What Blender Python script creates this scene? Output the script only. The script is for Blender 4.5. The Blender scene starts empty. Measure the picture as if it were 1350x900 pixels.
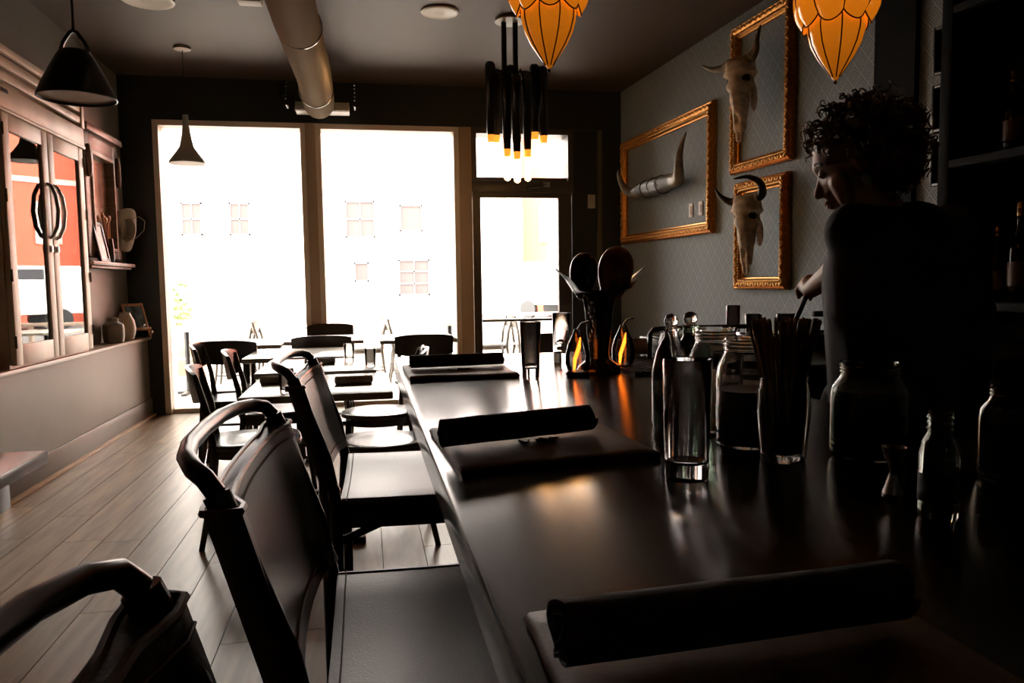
import bpy, bmesh, random
from math import *
from mathutils import Vector, Matrix, noise

S = bpy.context.scene
# ---------------------------------------------------------------- camera, sky, sun, exposure
cd = bpy.data.cameras.new('camera'); cam = bpy.data.objects.new('camera', cd); S.collection.objects.link(cam)
YAW, PITCH, ROLL = 0.1906, 0.078, -0.0138
_f = Vector((sin(YAW)*cos(PITCH), cos(YAW)*cos(PITCH), -sin(PITCH)))
_r = Vector((cos(YAW), -sin(YAW), 0)); _u = _r.cross(_f)
_r2 = _r*cos(ROLL)+_u*sin(ROLL); _u2 = -_r*sin(ROLL)+_u*cos(ROLL)
cam.matrix_world = Matrix(((_r2.x, _u2.x, -_f.x, 0), (_r2.y, _u2.y, -_f.y, 0), (_r2.z, _u2.z, -_f.z, 1.2), (0, 0, 0, 1)))
cd.sensor_width = 36; cd.lens = 36*1000/1350; cd.clip_start = .02; cd.clip_end = 300
S.camera = cam
w = bpy.data.worlds.new('overcast_sky'); S.world = w; w.use_nodes = True
w.node_tree.nodes['Background'].inputs[0].default_value = (1.0, .92, .82, 1)
w.node_tree.nodes['Background'].inputs[1].default_value = 13.0
sl = bpy.data.lights.new('sun', 'SUN'); sl.energy = 15; sl.angle = radians(3); sl.color = (1, .93, .83)
sun = bpy.data.objects.new('sun', sl); S.collection.objects.link(sun)
sun.rotation_euler = Vector((1, .16, -.36)).to_track_quat('-Z', 'Y').to_euler()
S.view_settings.view_transform = 'Standard'; S.view_settings.look = 'None'
S.view_settings.exposure = 0.6; S.view_settings.gamma = 1
S.cycles.use_denoising = True
S.cycles.sample_clamp_indirect = 8
S.cycles.max_bounces = 10; S.cycles.diffuse_bounces = 5; S.cycles.transparent_max_bounces = 16
S.cycles.caustics_reflective = False; S.cycles.caustics_refractive = False

# ---------------------------------------------------------------- materials
def lin(h):
    c = [int(h[i:i+2], 16)/255 for i in (0, 2, 4)]
    return tuple(x/12.92 if x <= .04045 else ((x+.055)/1.055)**2.4 for x in c)
MATS = {}
def mat(name, col, rough=.5, metal=0, spec=.5, vary=0, vscale=(20, 20, 20), bump=0, bscale=None, emit=None, estr=0, coat=0, rand=0, alpha=1):
    """principled material; vary = noise in the colour, bump = fine relief, rand = tone per object"""
    if name in MATS: return MATS[name]
    m = bpy.data.materials.new(name); m.use_nodes = True
    nt = m.node_tree; N = nt.nodes; L = nt.links; b = N['Principled BSDF']
    if isinstance(col, str): col = lin(col)
    b.inputs['Base Color'].default_value = (*col, 1); b.inputs['Roughness'].default_value = rough
    b.inputs['Metallic'].default_value = metal; b.inputs['Specular IOR Level'].default_value = spec
    b.inputs['Coat Weight'].default_value = coat; b.inputs['Coat Roughness'].default_value = .08
    if emit:
        b.inputs['Emission Color'].default_value = (*emit, 1); b.inputs['Emission Strength'].default_value = estr
    if vary or bump or rand:
        tc = N.new('ShaderNodeTexCoord'); mp = N.new('ShaderNodeMapping'); L.new(tc.outputs['Object'], mp.inputs[0])
        mp.inputs['Scale'].default_value = vscale
        if rand:
            oi = N.new('ShaderNodeObjectInfo'); vm = N.new('ShaderNodeVectorMath'); vm.operation = 'SCALE'
            vm.inputs[0].default_value = (17, 31, 23); L.new(oi.outputs['Random'], vm.inputs['Scale']); L.new(vm.outputs[0], mp.inputs['Location'])
        nz = N.new('ShaderNodeTexNoise'); nz.inputs['Scale'].default_value = 1; nz.inputs['Detail'].default_value = 6; L.new(mp.outputs[0], nz.inputs[0])
        if vary or rand:
            mx = N.new('ShaderNodeMix'); mx.data_type = 'RGBA'
            mx.inputs[6].default_value = (*[max(0, c*(1-vary)) for c in col], 1); mx.inputs[7].default_value = (*[min(1, c*(1+vary)) for c in col], 1)
            cr = N.new('ShaderNodeMapRange'); cr.inputs[1].default_value = .3; cr.inputs[2].default_value = .7; L.new(nz.outputs[0], cr.inputs[0])
            if rand:
                ad = N.new('ShaderNodeMath'); ad.operation = 'MULTIPLY_ADD'; L.new(oi.outputs['Random'], ad.inputs[0]); ad.inputs[1].default_value = rand
                L.new(cr.outputs[0], ad.inputs[2]); sb = N.new('ShaderNodeMath'); sb.operation = 'SUBTRACT'; L.new(ad.outputs[0], sb.inputs[0]); sb.inputs[1].default_value = rand/2; L.new(sb.outputs[0], mx.inputs[0])
            else: L.new(cr.outputs[0], mx.inputs[0])
            L.new(mx.outputs[2], b.inputs['Base Color'])
        if bump:
            src = nz
            if bscale:
                src = N.new('ShaderNodeTexNoise'); src.inputs['Scale'].default_value = bscale; src.inputs['Detail'].default_value = 3; L.new(tc.outputs['Object'], src.inputs[0])
            bp = N.new('ShaderNodeBump'); bp.inputs['Strength'].default_value = bump; bp.inputs['Distance'].default_value = .004
            L.new(src.outputs[0], bp.inputs['Height']); L.new(bp.outputs[0], b.inputs['Normal'])
    MATS[name] = m; return m
def thin_glass(name, tint=(1, 1, 1), refl=1.5):
    """pane: fresnel mirror over a clear sheet"""
    m = bpy.data.materials.new(name); m.use_nodes = True; N = m.node_tree.nodes; L = m.node_tree.links
    N.remove(N['Principled BSDF']); out = N['Material Output']
    t = N.new('ShaderNodeBsdfTransparent'); t.inputs[0].default_value = (*tint, 1)
    g = N.new('ShaderNodeBsdfGlossy'); g.inputs['Roughness'].default_value = .01
    fr = N.new('ShaderNodeFresnel'); fr.inputs[0].default_value = refl
    mx = N.new('ShaderNodeMixShader'); L.new(fr.outputs[0], mx.inputs[0]); L.new(t.outputs[0], mx.inputs[1]); L.new(g.outputs[0], mx.inputs[2]); L.new(mx.outputs[0], out.inputs[0])
    return m
def solid_glass(name, tint=(1, 1, 1), rough=.0):
    m = bpy.data.materials.new(name); m.use_nodes = True; b = m.node_tree.nodes['Principled BSDF']
    b.inputs['Base Color'].default_value = (*tint, 1); b.inputs['Roughness'].default_value = rough; b.inputs['IOR'].default_value = 1.47; b.inputs['Transmission Weight'].default_value = 1
    return m
def wallpaper():
    """grey-blue paper printed with nested diamonds"""
    m = bpy.data.materials.new('diamond_wallpaper'); m.use_nodes = True; N = m.node_tree.nodes; L = m.node_tree.links; b = N['Principled BSDF']
    tc = N.new('ShaderNodeTexCoord'); sx = N.new('ShaderNodeSeparateXYZ'); L.new(tc.outputs['Object'], sx.inputs[0])
    def mth(op, a, c=None, k=None):
        n = N.new('ShaderNodeMath'); n.operation = op
        for i, v in ((0, a), (1, c), (2, k)):
            if v is None: continue
            if isinstance(v, (int, float)): n.inputs[i].default_value = v
            else: L.new(v, n.inputs[i])
        return n.outputs[0]
    u = mth('DIVIDE', sx.outputs[0], .118); v = mth('DIVIDE', sx.outputs[2], .135)
    p = mth('ADD', u, v); q = mth('SUBTRACT', u, v)
    a = mth('ABSOLUTE', mth('SUBTRACT', mth('FRACT', p), .5)); c = mth('ABSOLUTE', mth('SUBTRACT', mth('FRACT', q), .5))
    d = mth('MAXIMUM', a, c)                                     # 0 in the middle of a diamond, .5 on its edge
    rings = mth('GREATER_THAN', mth('SINE', mth('MULTIPLY', d, 44.0)), .1)
    core = mth('LESS_THAN', d, .085); dot = mth('LESS_THAN', d, .035)
    f = mth('SUBTRACT', mth('MAXIMUM', mth('MULTIPLY', rings, .8), core), dot)
    nz = N.new('ShaderNodeTexNoise'); nz.inputs['Scale'].default_value = 3; L.new(tc.outputs['Object'], nz.inputs[0])
    mx = N.new('ShaderNodeMix'); mx.data_type = 'RGBA'; L.new(f, mx.inputs[0])
    mx.inputs[6].default_value = (.17, .21, .235, 1); mx.inputs[7].default_value = (.42, .48, .50, 1)
    L.new(mx.outputs[2], b.inputs['Base Color']); b.inputs['Roughness'].default_value = .62; b.inputs['Specular IOR Level'].default_value = .35
    return m

# ---------------------------------------------------------------- mesh building
class MB:
    def __init__(s): s.v = []; s.f = []
    def add(s, vs, fs, M=None):
        o = len(s.v)
        s.v += [tuple(M @ Vector(p)) if M else tuple(p) for p in vs]
        s.f += [tuple(i+o for i in f) for f in fs]; return s
    def box(s, x0, x1, y0, y1, z0, z1, M=None):
        v = [(x, y, z) for x in (x0, x1) for y in (y0, y1) for z in (z0, z1)]
        return s.add(v, [(0, 1, 3, 2), (4, 6, 7, 5), (0, 4, 5, 1), (2, 3, 7, 6), (0, 2, 6, 4), (1, 5, 7, 3)], M)
    def loft(s, rings, closed=True, cap=True, M=None, loop=False):
        n = len(rings[0]); v = [p for r in rings for p in r]; f = []
        for i in range(len(rings)-(0 if loop else 1)):
            a = i*n; b = ((i+1) % len(rings))*n
            for j in range(n if closed else n-1):
                k = (j+1) % n; f.append((a+j, a+k, b+k, b+j))
        if cap and not loop: f.append(tuple(range(n-1, -1, -1))); f.append(tuple((len(rings)-1)*n+j for j in range(n)))
        return s.add(v, f, M)
    def tube(s, pts, r, n=8, closed=False, M=None, flat=1):
        pts = [Vector(p) for p in pts]; m = len(pts); rs = r if isinstance(r, (list, tuple)) else [r]*m
        rings = []; up = None
        for i, p in enumerate(pts):
            a = pts[(i-1) % m] if (closed or i > 0) else p; b = pts[(i+1) % m] if (closed or i < m-1) else p
            t = (b-a).normalized()
            if up is None:
                up = Vector((0, 0, 1)) if abs(t.z) < .9 else Vector((1, 0, 0))
            up = (up-t*up.dot(t)).normalized(); sd = t.cross(up)
            rings.append([p+(sd*cos(2*pi*j/n)+up*sin(2*pi*j/n)*flat)*rs[i] for j in range(n)])
        return s.loft(rings, loop=closed, M=M)
    def lathe(s, prof, n=24, c=(0, 0, 0), M=None, cap=True, rad=None):
        rings = []
        for (r, z) in prof:
            rings.append([(c[0]+r*(rad(2*pi*j/n, z) if rad else 1)*cos(2*pi*j/n), c[1]+r*(rad(2*pi*j/n, z) if rad else 1)*sin(2*pi*j/n), c[2]+z) for j in range(n)])
        return s.loft(rings, cap=cap, M=M)
    def ell(s, c, r, n=16, m=10, M=None, fn=None):
        rings = []
        for i in range(m+1):
            t = -pi/2+pi*i/m; t = max(-pi/2+.02, min(pi/2-.02, t)); row = []
            for j in range(n):
                d = Vector((cos(t)*cos(2*pi*j/n), cos(t)*sin(2*pi*j/n), sin(t)))
                p = Vector((d.x*r[0], d.y*r[1], d.z*r[2]))
                if fn: p = fn(p, d)
                row.append((p.x+c[0], p.y+c[1], p.z+c[2]))
            rings.append(row)
        return s.loft(rings, M=M)
    def prism(s, poly, h0, h1, M=None):
        return s.loft([[(x, y, h0) for x, y in poly], [(x, y, h1) for x, y in poly]], M=M)
    def capsule(s, a, b, ra, rb, n=14):
        a = Vector(a); b = Vector(b); d = b-a; q = d.to_track_quat('Z', 'Y').to_matrix().to_4x4(); q.translation = a; L = d.length
        prof = [(max(.0005, ra*cos(t)), ra*sin(t)) for t in [-pi/2+pi/2*i/4 for i in range(5)]]+[(max(.0005, rb*cos(t)), L+rb*sin(t)) for t in [pi/2*i/4 for i in range(5)]]
        return s.lathe(prof, n, M=q)
    def build(s, name, m, parent=None, smooth=True, bevel=0, loc=None, rot=None, ang=42, seg=2):
        me = bpy.data.meshes.new(name); me.from_pydata(s.v, [], s.f)
        bm = bmesh.new(); bm.from_mesh(me); bmesh.ops.recalc_face_normals(bm, faces=bm.faces)
        if bevel:
            ed = [e for e in bm.edges if len(e.link_faces) == 2 and e.calc_face_angle(0) > radians(35)]
            if ed: bmesh.ops.bevel(bm, geom=ed, offset=bevel, segments=seg, profile=.5, affect='EDGES', clamp_overlap=True)
        bm.to_mesh(me); bm.free()
        if smooth:
            me.polygons.foreach_set('use_smooth', [True]*len(me.polygons)); me.set_sharp_from_angle(angle=radians(ang))
        me.materials.append(m)
        o = bpy.data.objects.new(name, me); S.collection.objects.link(o)
        if parent: o.parent = parent
        if loc: o.location = loc
        if rot: o.rotation_euler = rot
        return o
def tag(o, label, cat, group=None):
    o['label'] = label; o['category'] = cat
    if group: o['group'] = group
    return o
def empty(name, label, cat, loc=(0, 0, 0), rz=0, group=None):
    o = bpy.data.objects.new(name, None); S.collection.objects.link(o); o.location = loc; o.rotation_euler = (0, 0, rz); o.empty_display_size = .1
    return tag(o, label, cat, group)
def structure(o): o['kind'] = 'structure'; return o
def stuff(o): o['kind'] = 'stuff'; return o
def kids(o): return [c for c in S.collection.objects if c.parent == o]
def copy_tree(o, parent=None):
    c = o.copy(); S.collection.objects.link(c); c.parent = parent
    for ch in kids(o): copy_tree(ch, c)
    return c
def place(o, loc, rz=None, label=None, scale=None):
    o.location = loc
    if rz is not None: o.rotation_euler = (0, 0, rz)
    if label: o['label'] = label
    if scale: o.scale = (scale,)*3
    return o

# right wall: runs from the front corner P0 towards the camera, opening by A radians
A = .054; P0 = Vector((2.63, 7.575, 0)); RW = -pi/2+A
def W(s, z, off=0): return P0+Vector((sin(A), -cos(A), 0))*s+Vector((-cos(A), -sin(A), 0))*off+Vector((0, 0, z))
CEIL = 3.12; LW = -2.15; LL = -2.0; FY = 7.575; BY = -2.6

M_taupe = mat('taupe_wall_paint', (.20, .17, .135), .5, vary=.08, vscale=(2, 2, 2))
M_dark = mat('black_green_paint', (.022, .024, .022), .42)
M_ceil = mat('brown_ceiling_paint', (.068, .036, .015), .6, vary=.05, vscale=(1, 1, 1))
M_oak = mat('oak_floor', (.33, .215, .125), .36, vary=.30, vscale=(26, 2.2, 10), bump=.12, rand=.6)
M_strip = mat('honey_wood_trim', (.42, .24, .11), .4, vary=.25, vscale=(40, 3, 40))
M_joint = mat('floor_joint', (.03, .022, .016), .8)
M_frame = mat('pale_window_frame', (.78, .67, .54), .4)
M_mull = mat('flare_lit_mullion', (.46, .34, .23), .45)  # window flare painted into the mullions as a lighter tan
M_darkframe = mat('bronze_window_frame', (.07, .055, .04), .4)
M_black = mat('black_satin', (.012, .012, .013), .32)
M_blackmetal = mat('black_metal', (.02, .02, .021), .28, metal=.6)
M_steel = mat('brushed_steel', (.55, .54, .52), .25, metal=1)
M_alu = mat('silver_duct_foil', (.85, .78, .68), .42, metal=.55)
M_white = mat('white_plastic', (.70, .66, .60), .4)
M_bar = mat('black_stained_bar_top', (.010, .0065, .005), .19, spec=.7, vary=.55, vscale=(60, 5, 60), bump=.05)
M_leather = mat('dark_brown_leather', (.030, .021, .015), .34, vary=.25, vscale=(14, 14, 14), bump=.15, bscale=260)
M_seat = mat('grey_leather_seat', (.012, .0115, .0105), .36, vary=.15, vscale=(12, 12, 12), bump=.12, bscale=260)
M_tan = mat('tan_leather_menu', (.18, .10, .055), .52, vary=.3, vscale=(18, 18, 18), bump=.15, bscale=200)
M_cloth = mat('charcoal_napkin', (.055, .052, .048), .8, vary=.25, vscale=(40, 40, 40), bump=.2, bscale=500)
M_cloth2 = mat('grey_napkin', (.55, .53, .50), .8, vary=.15, vscale=(40, 40, 40))
M_gold = mat('gilt_frame', (.58, .235, .038), .33, metal=.75, vary=.35, vscale=(50, 50, 50))
M_goldlight = mat('gilt_bead', (.85, .43, .10), .28, metal=.7)
M_bone = mat('old_bone', (.70, .55, .37), .6, vary=.3, vscale=(16, 16, 30), bump=.2)
M_horn = mat('dark_horn', (.05, .042, .035), .3, vary=.6, vscale=(12, 12, 12))
M_hornpale = mat('pale_horn', (.32, .28, .22), .3, vary=.6, vscale=(9, 9, 9))
M_hide = mat('laced_hide', (.14, .135, .125), .45, vary=.2, vscale=(20, 20, 20))
M_brownwood = mat('old_brown_wood', (.17, .09, .05), .42, vary=.35, vscale=(8, 8, 40))
M_greywood = mat('white_painted_cabinet', (.82, .70, .57), .42, vary=.15, vscale=(6, 6, 2))
M_glass = solid_glass('clear_glass'); M_pane = thin_glass('window_pane'); M_cabpane = thin_glass('cabinet_pane', (.75, .72, .7), 1.75)
M_glassdark = solid_glass('smoked_glass', (.25, .27, .24)); M_bottle = solid_glass('amber_bottle_glass', (.5, .2, .05))
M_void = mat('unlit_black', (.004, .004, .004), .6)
M_shelf = mat('matt_black_shelf', (.0035, .004, .004), .8, spec=.12)
# ---------------------------------------------------------------- the room
fl = structure(MB().box(LW-.2, 3.3, BY, FY+.25, -.08, -.006).build('floor', M_joint, smooth=False))
random.seed(3)
PW, PL = .186, 1.9; pm = None
for i in range(19):
    x = LL+PW*(i+.5); y = BY-random.random()*PL
    while y < FY+.2:
        y0, y1 = max(y, BY), min(y+PL, FY+.2)
        if y1-y0 > .05:
            if abs((y1-y0)-PL) < 1e-6 and pm:
                o = bpy.data.objects.new('plank', pm); S.collection.objects.link(o); o.parent = fl; o.location = (x, (y0+y1)/2, 0)
            else:
                h = (y1-y0)/2
                o = MB().box(-PW/2+.0016, PW/2-.0016, -h+.0016, h-.0016, -.006, 0).build('plank', M_oak, fl, smooth=False, loc=(x, (y0+y1)/2, 0))
                if abs((y1-y0)-PL) < 1e-6: pm = o.data
        y += PL
structure(MB().box(LW-.2, 3.4, BY, FY+.25, CEIL, CEIL+.1).build('ceiling', M_ceil, smooth=False))
wl = MB().box(LW-.15, LW, BY, FY, 0, CEIL).box(LW-.05, LL, BY, FY, 0, .715)
structure(wl.build('wall_left', M_taupe, smooth=False))
structure(MB().box(LW, LL+.035, 1.0, FY, .715, .742).build('trim_1', M_strip if 0 else mat('ledge_wood', (.30, .21, .15), .35, vary=.3, vscale=(30, 3, 30)), bevel=.006))
structure(MB().box(LL, LL+.018, 4.55, FY, .018, .165).build('baseboard_left', mat('baseboard_paint', (.17, .15, .125), .4), bevel=.005))
structure(MB().box(LL, LL+.05, 4.5, FY, 0, .022).build('trim_2', M_strip, bevel=.004))
structure(MB().box(LL, LL+.055, 4.36, 4.55, 0, .20).build('trim_3', M_black, bevel=.004))
structure(MB().box(LW-.1, 3.4, BY-.1, BY, 0, CEIL).build('wall_back', M_dark, smooth=False))
# front wall with its openings (each piece of wall built round them)
fw = MB(); T = FY+.25
fw.box(LW-.2, -1.87, FY, T, 0, CEIL).box(-1.87, 2.75, FY, T, 2.73, CEIL).box(2.42, 2.85, FY, T, 0, 2.73).box(2.12, 2.42, FY+.06, T, 0, 2.73)
structure(fw.build('wall_front', M_dark, smooth=False))
structure(MB().box(2.385, 2.425, FY-.012, FY+.06, 0, 2.73).build('trim_4', mat('olive_trim', (.13, .115, .07), .4), bevel=.004))
wr = MB().box(-.1, 10.6, 0, .15, 0, CEIL).build('wall_right', wallpaper(), smooth=False, loc=P0, rot=(0, 0, RW)); structure(wr)
structure(MB().box(3.74, 4.04, -.03, 0, 0, CEIL).build('trim_5', M_shelf, smooth=False, loc=P0, rot=(0, 0, RW)))
def window(n, x0, x1, z0, z1, fmat, fr=.05, fx=None):
    gy = FY+.12
    f = MB()
    f.box(x0, x0+fr, FY-.01, T, z0, z1).box(x1-fr, x1, FY-.01, T, z0, z1).box(x0+fr, x1-fr, FY-.01, T, z1-fr, z1)
    f.box(x0+fr, x1-fr, FY+.05, T, z0, z0+fr*.8)
    o = structure(f.build(n, fmat, smooth=False))
    MB().box(x0+fr, x1-fr, gy, gy+.006, z0+fr*.8, z1-fr).build('pane', M_pane, o, smooth=False)
    return o
window('window_1', -1.87, -.511, 0, 2.73, M_frame); window('window_2', -.42, .951, 0, 2.73, M_frame)
structure(MB().box(-.511, -.42, FY-.03, T, 0, 2.73).build('trim_6', M_mull, bevel=.004))
structure(MB().box(.951, 1.072, FY-.03, T, 0, 2.73).build('trim_7', M_mull, bevel=.004))
window('window_3', 1.072, 2.12, 2.21, 2.73, M_darkframe, .055)
structure(MB().box(1.072, 2.12, FY-.01, T, 2.1, 2.21).build('trim_8', M_darkframe, bevel=.003))
d = MB(); y0, y1 = FY+.03, FY+.09
d.box(1.085, 1.165, y0, y1, .01, 2.1).box(1.97, 2.11, y0, y1, .01, 2.1).box(1.165, 1.97, y0, y1, 2.05, 2.1).box(1.165, 1.97, y0, y1, .01, .26)
door = structure(d.build('door_1', M_darkframe, smooth=False))
MB().box(1.165, 1.97, FY+.055, FY+.062, .26, 2.05).build('pane', M_pane, door, smooth=False)
MB().box(1.165, 1.97, FY-.01, FY+.03, .80, .83).build('push_bar', M_steel, door, bevel=.006)
MB().tube([(1.62, FY-.02, 2.14), (1.80, FY-.04, 2.155), (1.83, FY-.05, 2.18)], .008).box(1.80, 1.87, FY-.03, FY+.03, 2.15, 2.2).build('door_closer', M_steel, door)

# ---------------------------------------------------------------- ceiling fittings
duct = empty('ceiling_duct', 'silver corrugated round duct running along the ceiling to the front window', 'duct', (-.35, 2.0, 2.80))
rings = []; k = 0; y = 0
while y < 5.12:
    r = .125+(.010 if k % 2 else -.010)+.003*noise.noise((y*3, 0, 0)); ox = .012*sin(y*1.9); oz = .01*sin(y*1.3+1)
    rings.append([(ox+r*cos(2*pi*j/28)*(1+.02*noise.noise((y*5, cos(2*pi*j/28), sin(2*pi*j/28)))), y, oz+r*sin(2*pi*j/28)) for j in range(28)]); y += .021; k += 1
MB().loft(rings).build('duct_hose', M_alu, duct, ang=80)
for yy in (1.2, 3.0, 4.6): MB().tube([(.137*cos(a*pi/12), yy, .137*sin(a*pi/12)) for a in range(24)], .006, 6, True).tube([(0, yy, .13), (0, yy, .32)], .006, 6).build('hanging_strap', M_steel, duct)
reg = MB().box(-.21, .26, 5.12, 5.30, -.05, .03)
for i in range(5): reg.box(-.21, .26, 5.105, 5.12, -.045+i*.015, -.038+i*.015)
reg.build('register', mat('cream_metal', (.66, .58, .47), .4), duct, bevel=.004)
for sx in (-.28, .31):
    b = MB().box(sx-.006, sx+.006, 5.05, 5.2, -.02, .2).tube([(sx-.05, 5.0, .1), (sx-.02, 5.02, -.02), (sx+.03, 5.02, -.03)], .006, 6)
    b.build('bracket', M_blackmetal, duct)
    c = MB()
    for i in range(5): c.ell((sx, 5.03, .03+i*.034), (.007, .007, .009), 8, 6)
    stuff(c.build('bolt_row', M_steel, duct))
def disc_light(x, y, r, name, label, cat):
    t = empty(name, label, cat, (x, y, CEIL), 0, 'round ceiling fittings')
    MB().lathe([(r, 0), (r, -.012), (r*.9, -.018), (r*.86, -.016)], 32).build('rim', mat('cream_rim', (.55, .47, .36), .4), t)
    MB().lathe([(r*.86, -.010), (r*.86, -.014), (.001, -.017)], 32).build('grille', mat('cream_grille', (.50, .43, .33), .5), t)
disc_light(.579, 5.53, .135, 'ceiling_speaker', 'round cream ceiling speaker to the right of the silver duct', 'speaker')
disc_light(-1.37, 5.60, .17, 'ceiling_speaker', 'round cream ceiling speaker to the left of the duct, cut by the top edge', 'speaker')
t = empty('track_light', 'small cream ceiling fitting left of the duct at the top edge', 'light', (-.69, 5.45, CEIL))
MB().box(-.085, .075, -.06, .06, -.035, 0).build('housing', MATS['cream_rim'], t, bevel=.006); MB().box(-.08, .07, -.065, .04, -.05, -.035).build('lens', MATS['cream_grille'], t, bevel=.004)

def pendant_far():
    t = empty('pendant_lamp', 'small cone pendant lamp, greyed by window flare, hanging before the left window', 'pendant lamp', (-1.385, 6.65, 2.20))
    MB().lathe([(.065, CEIL-2.2), (.065, CEIL-2.2-.02), (.01, CEIL-2.2-.026)], 24).build('ceiling_rose', MATS['cream_rim'], t)
    MB().tube([(0, 0, .38), (0, 0, CEIL-2.21)], .004, 6).build('cord', M_black, t)
    m = mat('flare_greyed_enamel', (.42, .43, .38), .4)  # pale grey-green is window flare put into the lampshade colour
    MB().lathe([(.022, .385), (.024, .30), (.04, .20), (.055, .13), (.085, .085), (.135, .02), (.142, 0), (.139, -.004), (.132, .016), (.08, .08), (.05, .125), (.035, .2)], 32).build('shade', m, t)
    MB().lathe([(.136, -.003), (.136, .003), (.05, .004), (.001, .004)], 32).build('diffuser', mat('cream_diffuser', (.6, .45, .34), .5), t)
pendant_far()
def pendant_near():
    x, y, z = -1.01, 3.08, 1.89
    t = empty('pendant_lamp', 'large black dome pendant lamp in the upper left corner', 'pendant lamp', (x, y, z))
    MB().tube([(0, 0, .235), (0, 0, CEIL-z)], .005, 6).build('cord', M_black, t)
    MB().lathe([(.044, .170), (.052, .165), (.062, .15), (.090, .098), (.115, .046), (.131, .008), (.133, 0), (.129, -.002), (.126, .01), (.11, .046), (.085, .096), (.05, .15)], 40).build('shade', M_black, t)
    MB().tube([(-.048, 0, .165), (-.036, 0, .20), (-.012, 0, .235), (0, 0, .24), (.012, 0, .235), (.036, 0, .20), (.048, 0, .165)], .007, 6).build('yoke', M_black, t)
    MB().lathe([(.127, .008), (.09, .012), (.001, .014)], 40).build('diffuser', mat('brown_diffuser', (.40, .24, .13), .5), t)
pendant_near()

# chandelier of black tubes with glowing ends
ch = empty('tube_chandelier', 'chandelier of dark vertical tubes with glowing amber ends before the glass door', 'chandelier', (1.10, 5.62, 2.25))
MB().lathe([(.11, CEIL-2.25), (.11, CEIL-2.25-.02), (.02, CEIL-2.25-.028)], 28).build('ceiling_rose', MATS['cream_rim'], ch)
MB().tube([(-.045, 0, .42), (-.045, 0, .85)], .02, 8).tube([(.04, 0, .46), (.04, 0, .85)], .02, 8).tube([(-.12, .02, .5), (.14, .02, .5)], .012, 8).ell((0, 0, .5), (.045, .045, .045)).build('stem', M_black, ch)
for sx in (-.045, .04):
    c = MB()
    for i in range(4): c.tube([(sx+.009*cos(a*pi/4), (.009*sin(a*pi/4) if i % 2 else 0), .845-.0+i*.0+(.0 if i % 2 else .009*sin(a*pi/4))-i*-.006) for a in range(8)], .003, 5, True)
    stuff(c.build('chain', M_steel, ch))
M_tube = mat('smoked_tube', (.012, .011, .010), .22, coat=.4)
M_ambertip = mat('amber_tip', (.5, .18, .02), .3, emit=(1, .30, .03), estr=.9)
M_glow = mat('lamp_glow', (1, .9, .75), .4, emit=(1, .50, .16), estr=9.0)
#          x      y     top   bottom lamp
TUBES = [(-.155, -.02, .56, -.02, -.20), (-.095, .10, .54, .0, -.19), (-.045, -.07, .50, -.13, -.31), (.02, -.11, .45, -.155, -.33),
         (.055, .09, .43, -.05, -.22), (.11, -.06, .48, -.13, -.31), (.18, .0, .56, .01, -.20), (.24, -.03, .54, -.02, -.20)]
for (tx, ty, zt, zb, zl) in TUBES:
    r = .031
    o = MB().lathe([(r*.9, zb+.05), (r, zb+.07), (r*1.12, zt-.14), (r*1.3, zt-.06), (r*1.2, zt-.025), (r*.8, zt-.006), (.001, zt)], 16, (tx, ty, 0)).build('tube', M_tube, ch)
    MB().lathe([(r*.78, zb-.005), (r*.88, zb+.02), (r*.92, zb+.05)], 16, (tx, ty, 0)).build('amber_tip', M_ambertip, o)
    MB().lathe([(.001, zl), (r*.7, zl+.012), (r*.8, zl+.03), (r*.8, zb-.005)], 16, (tx, ty, 0)).build('bulb', M_glow, o)
    MB().tube([(tx, ty, zt-.12), (tx*.6, ty*.6, .505)], .007, 6).build('arm', M_black, o)

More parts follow.
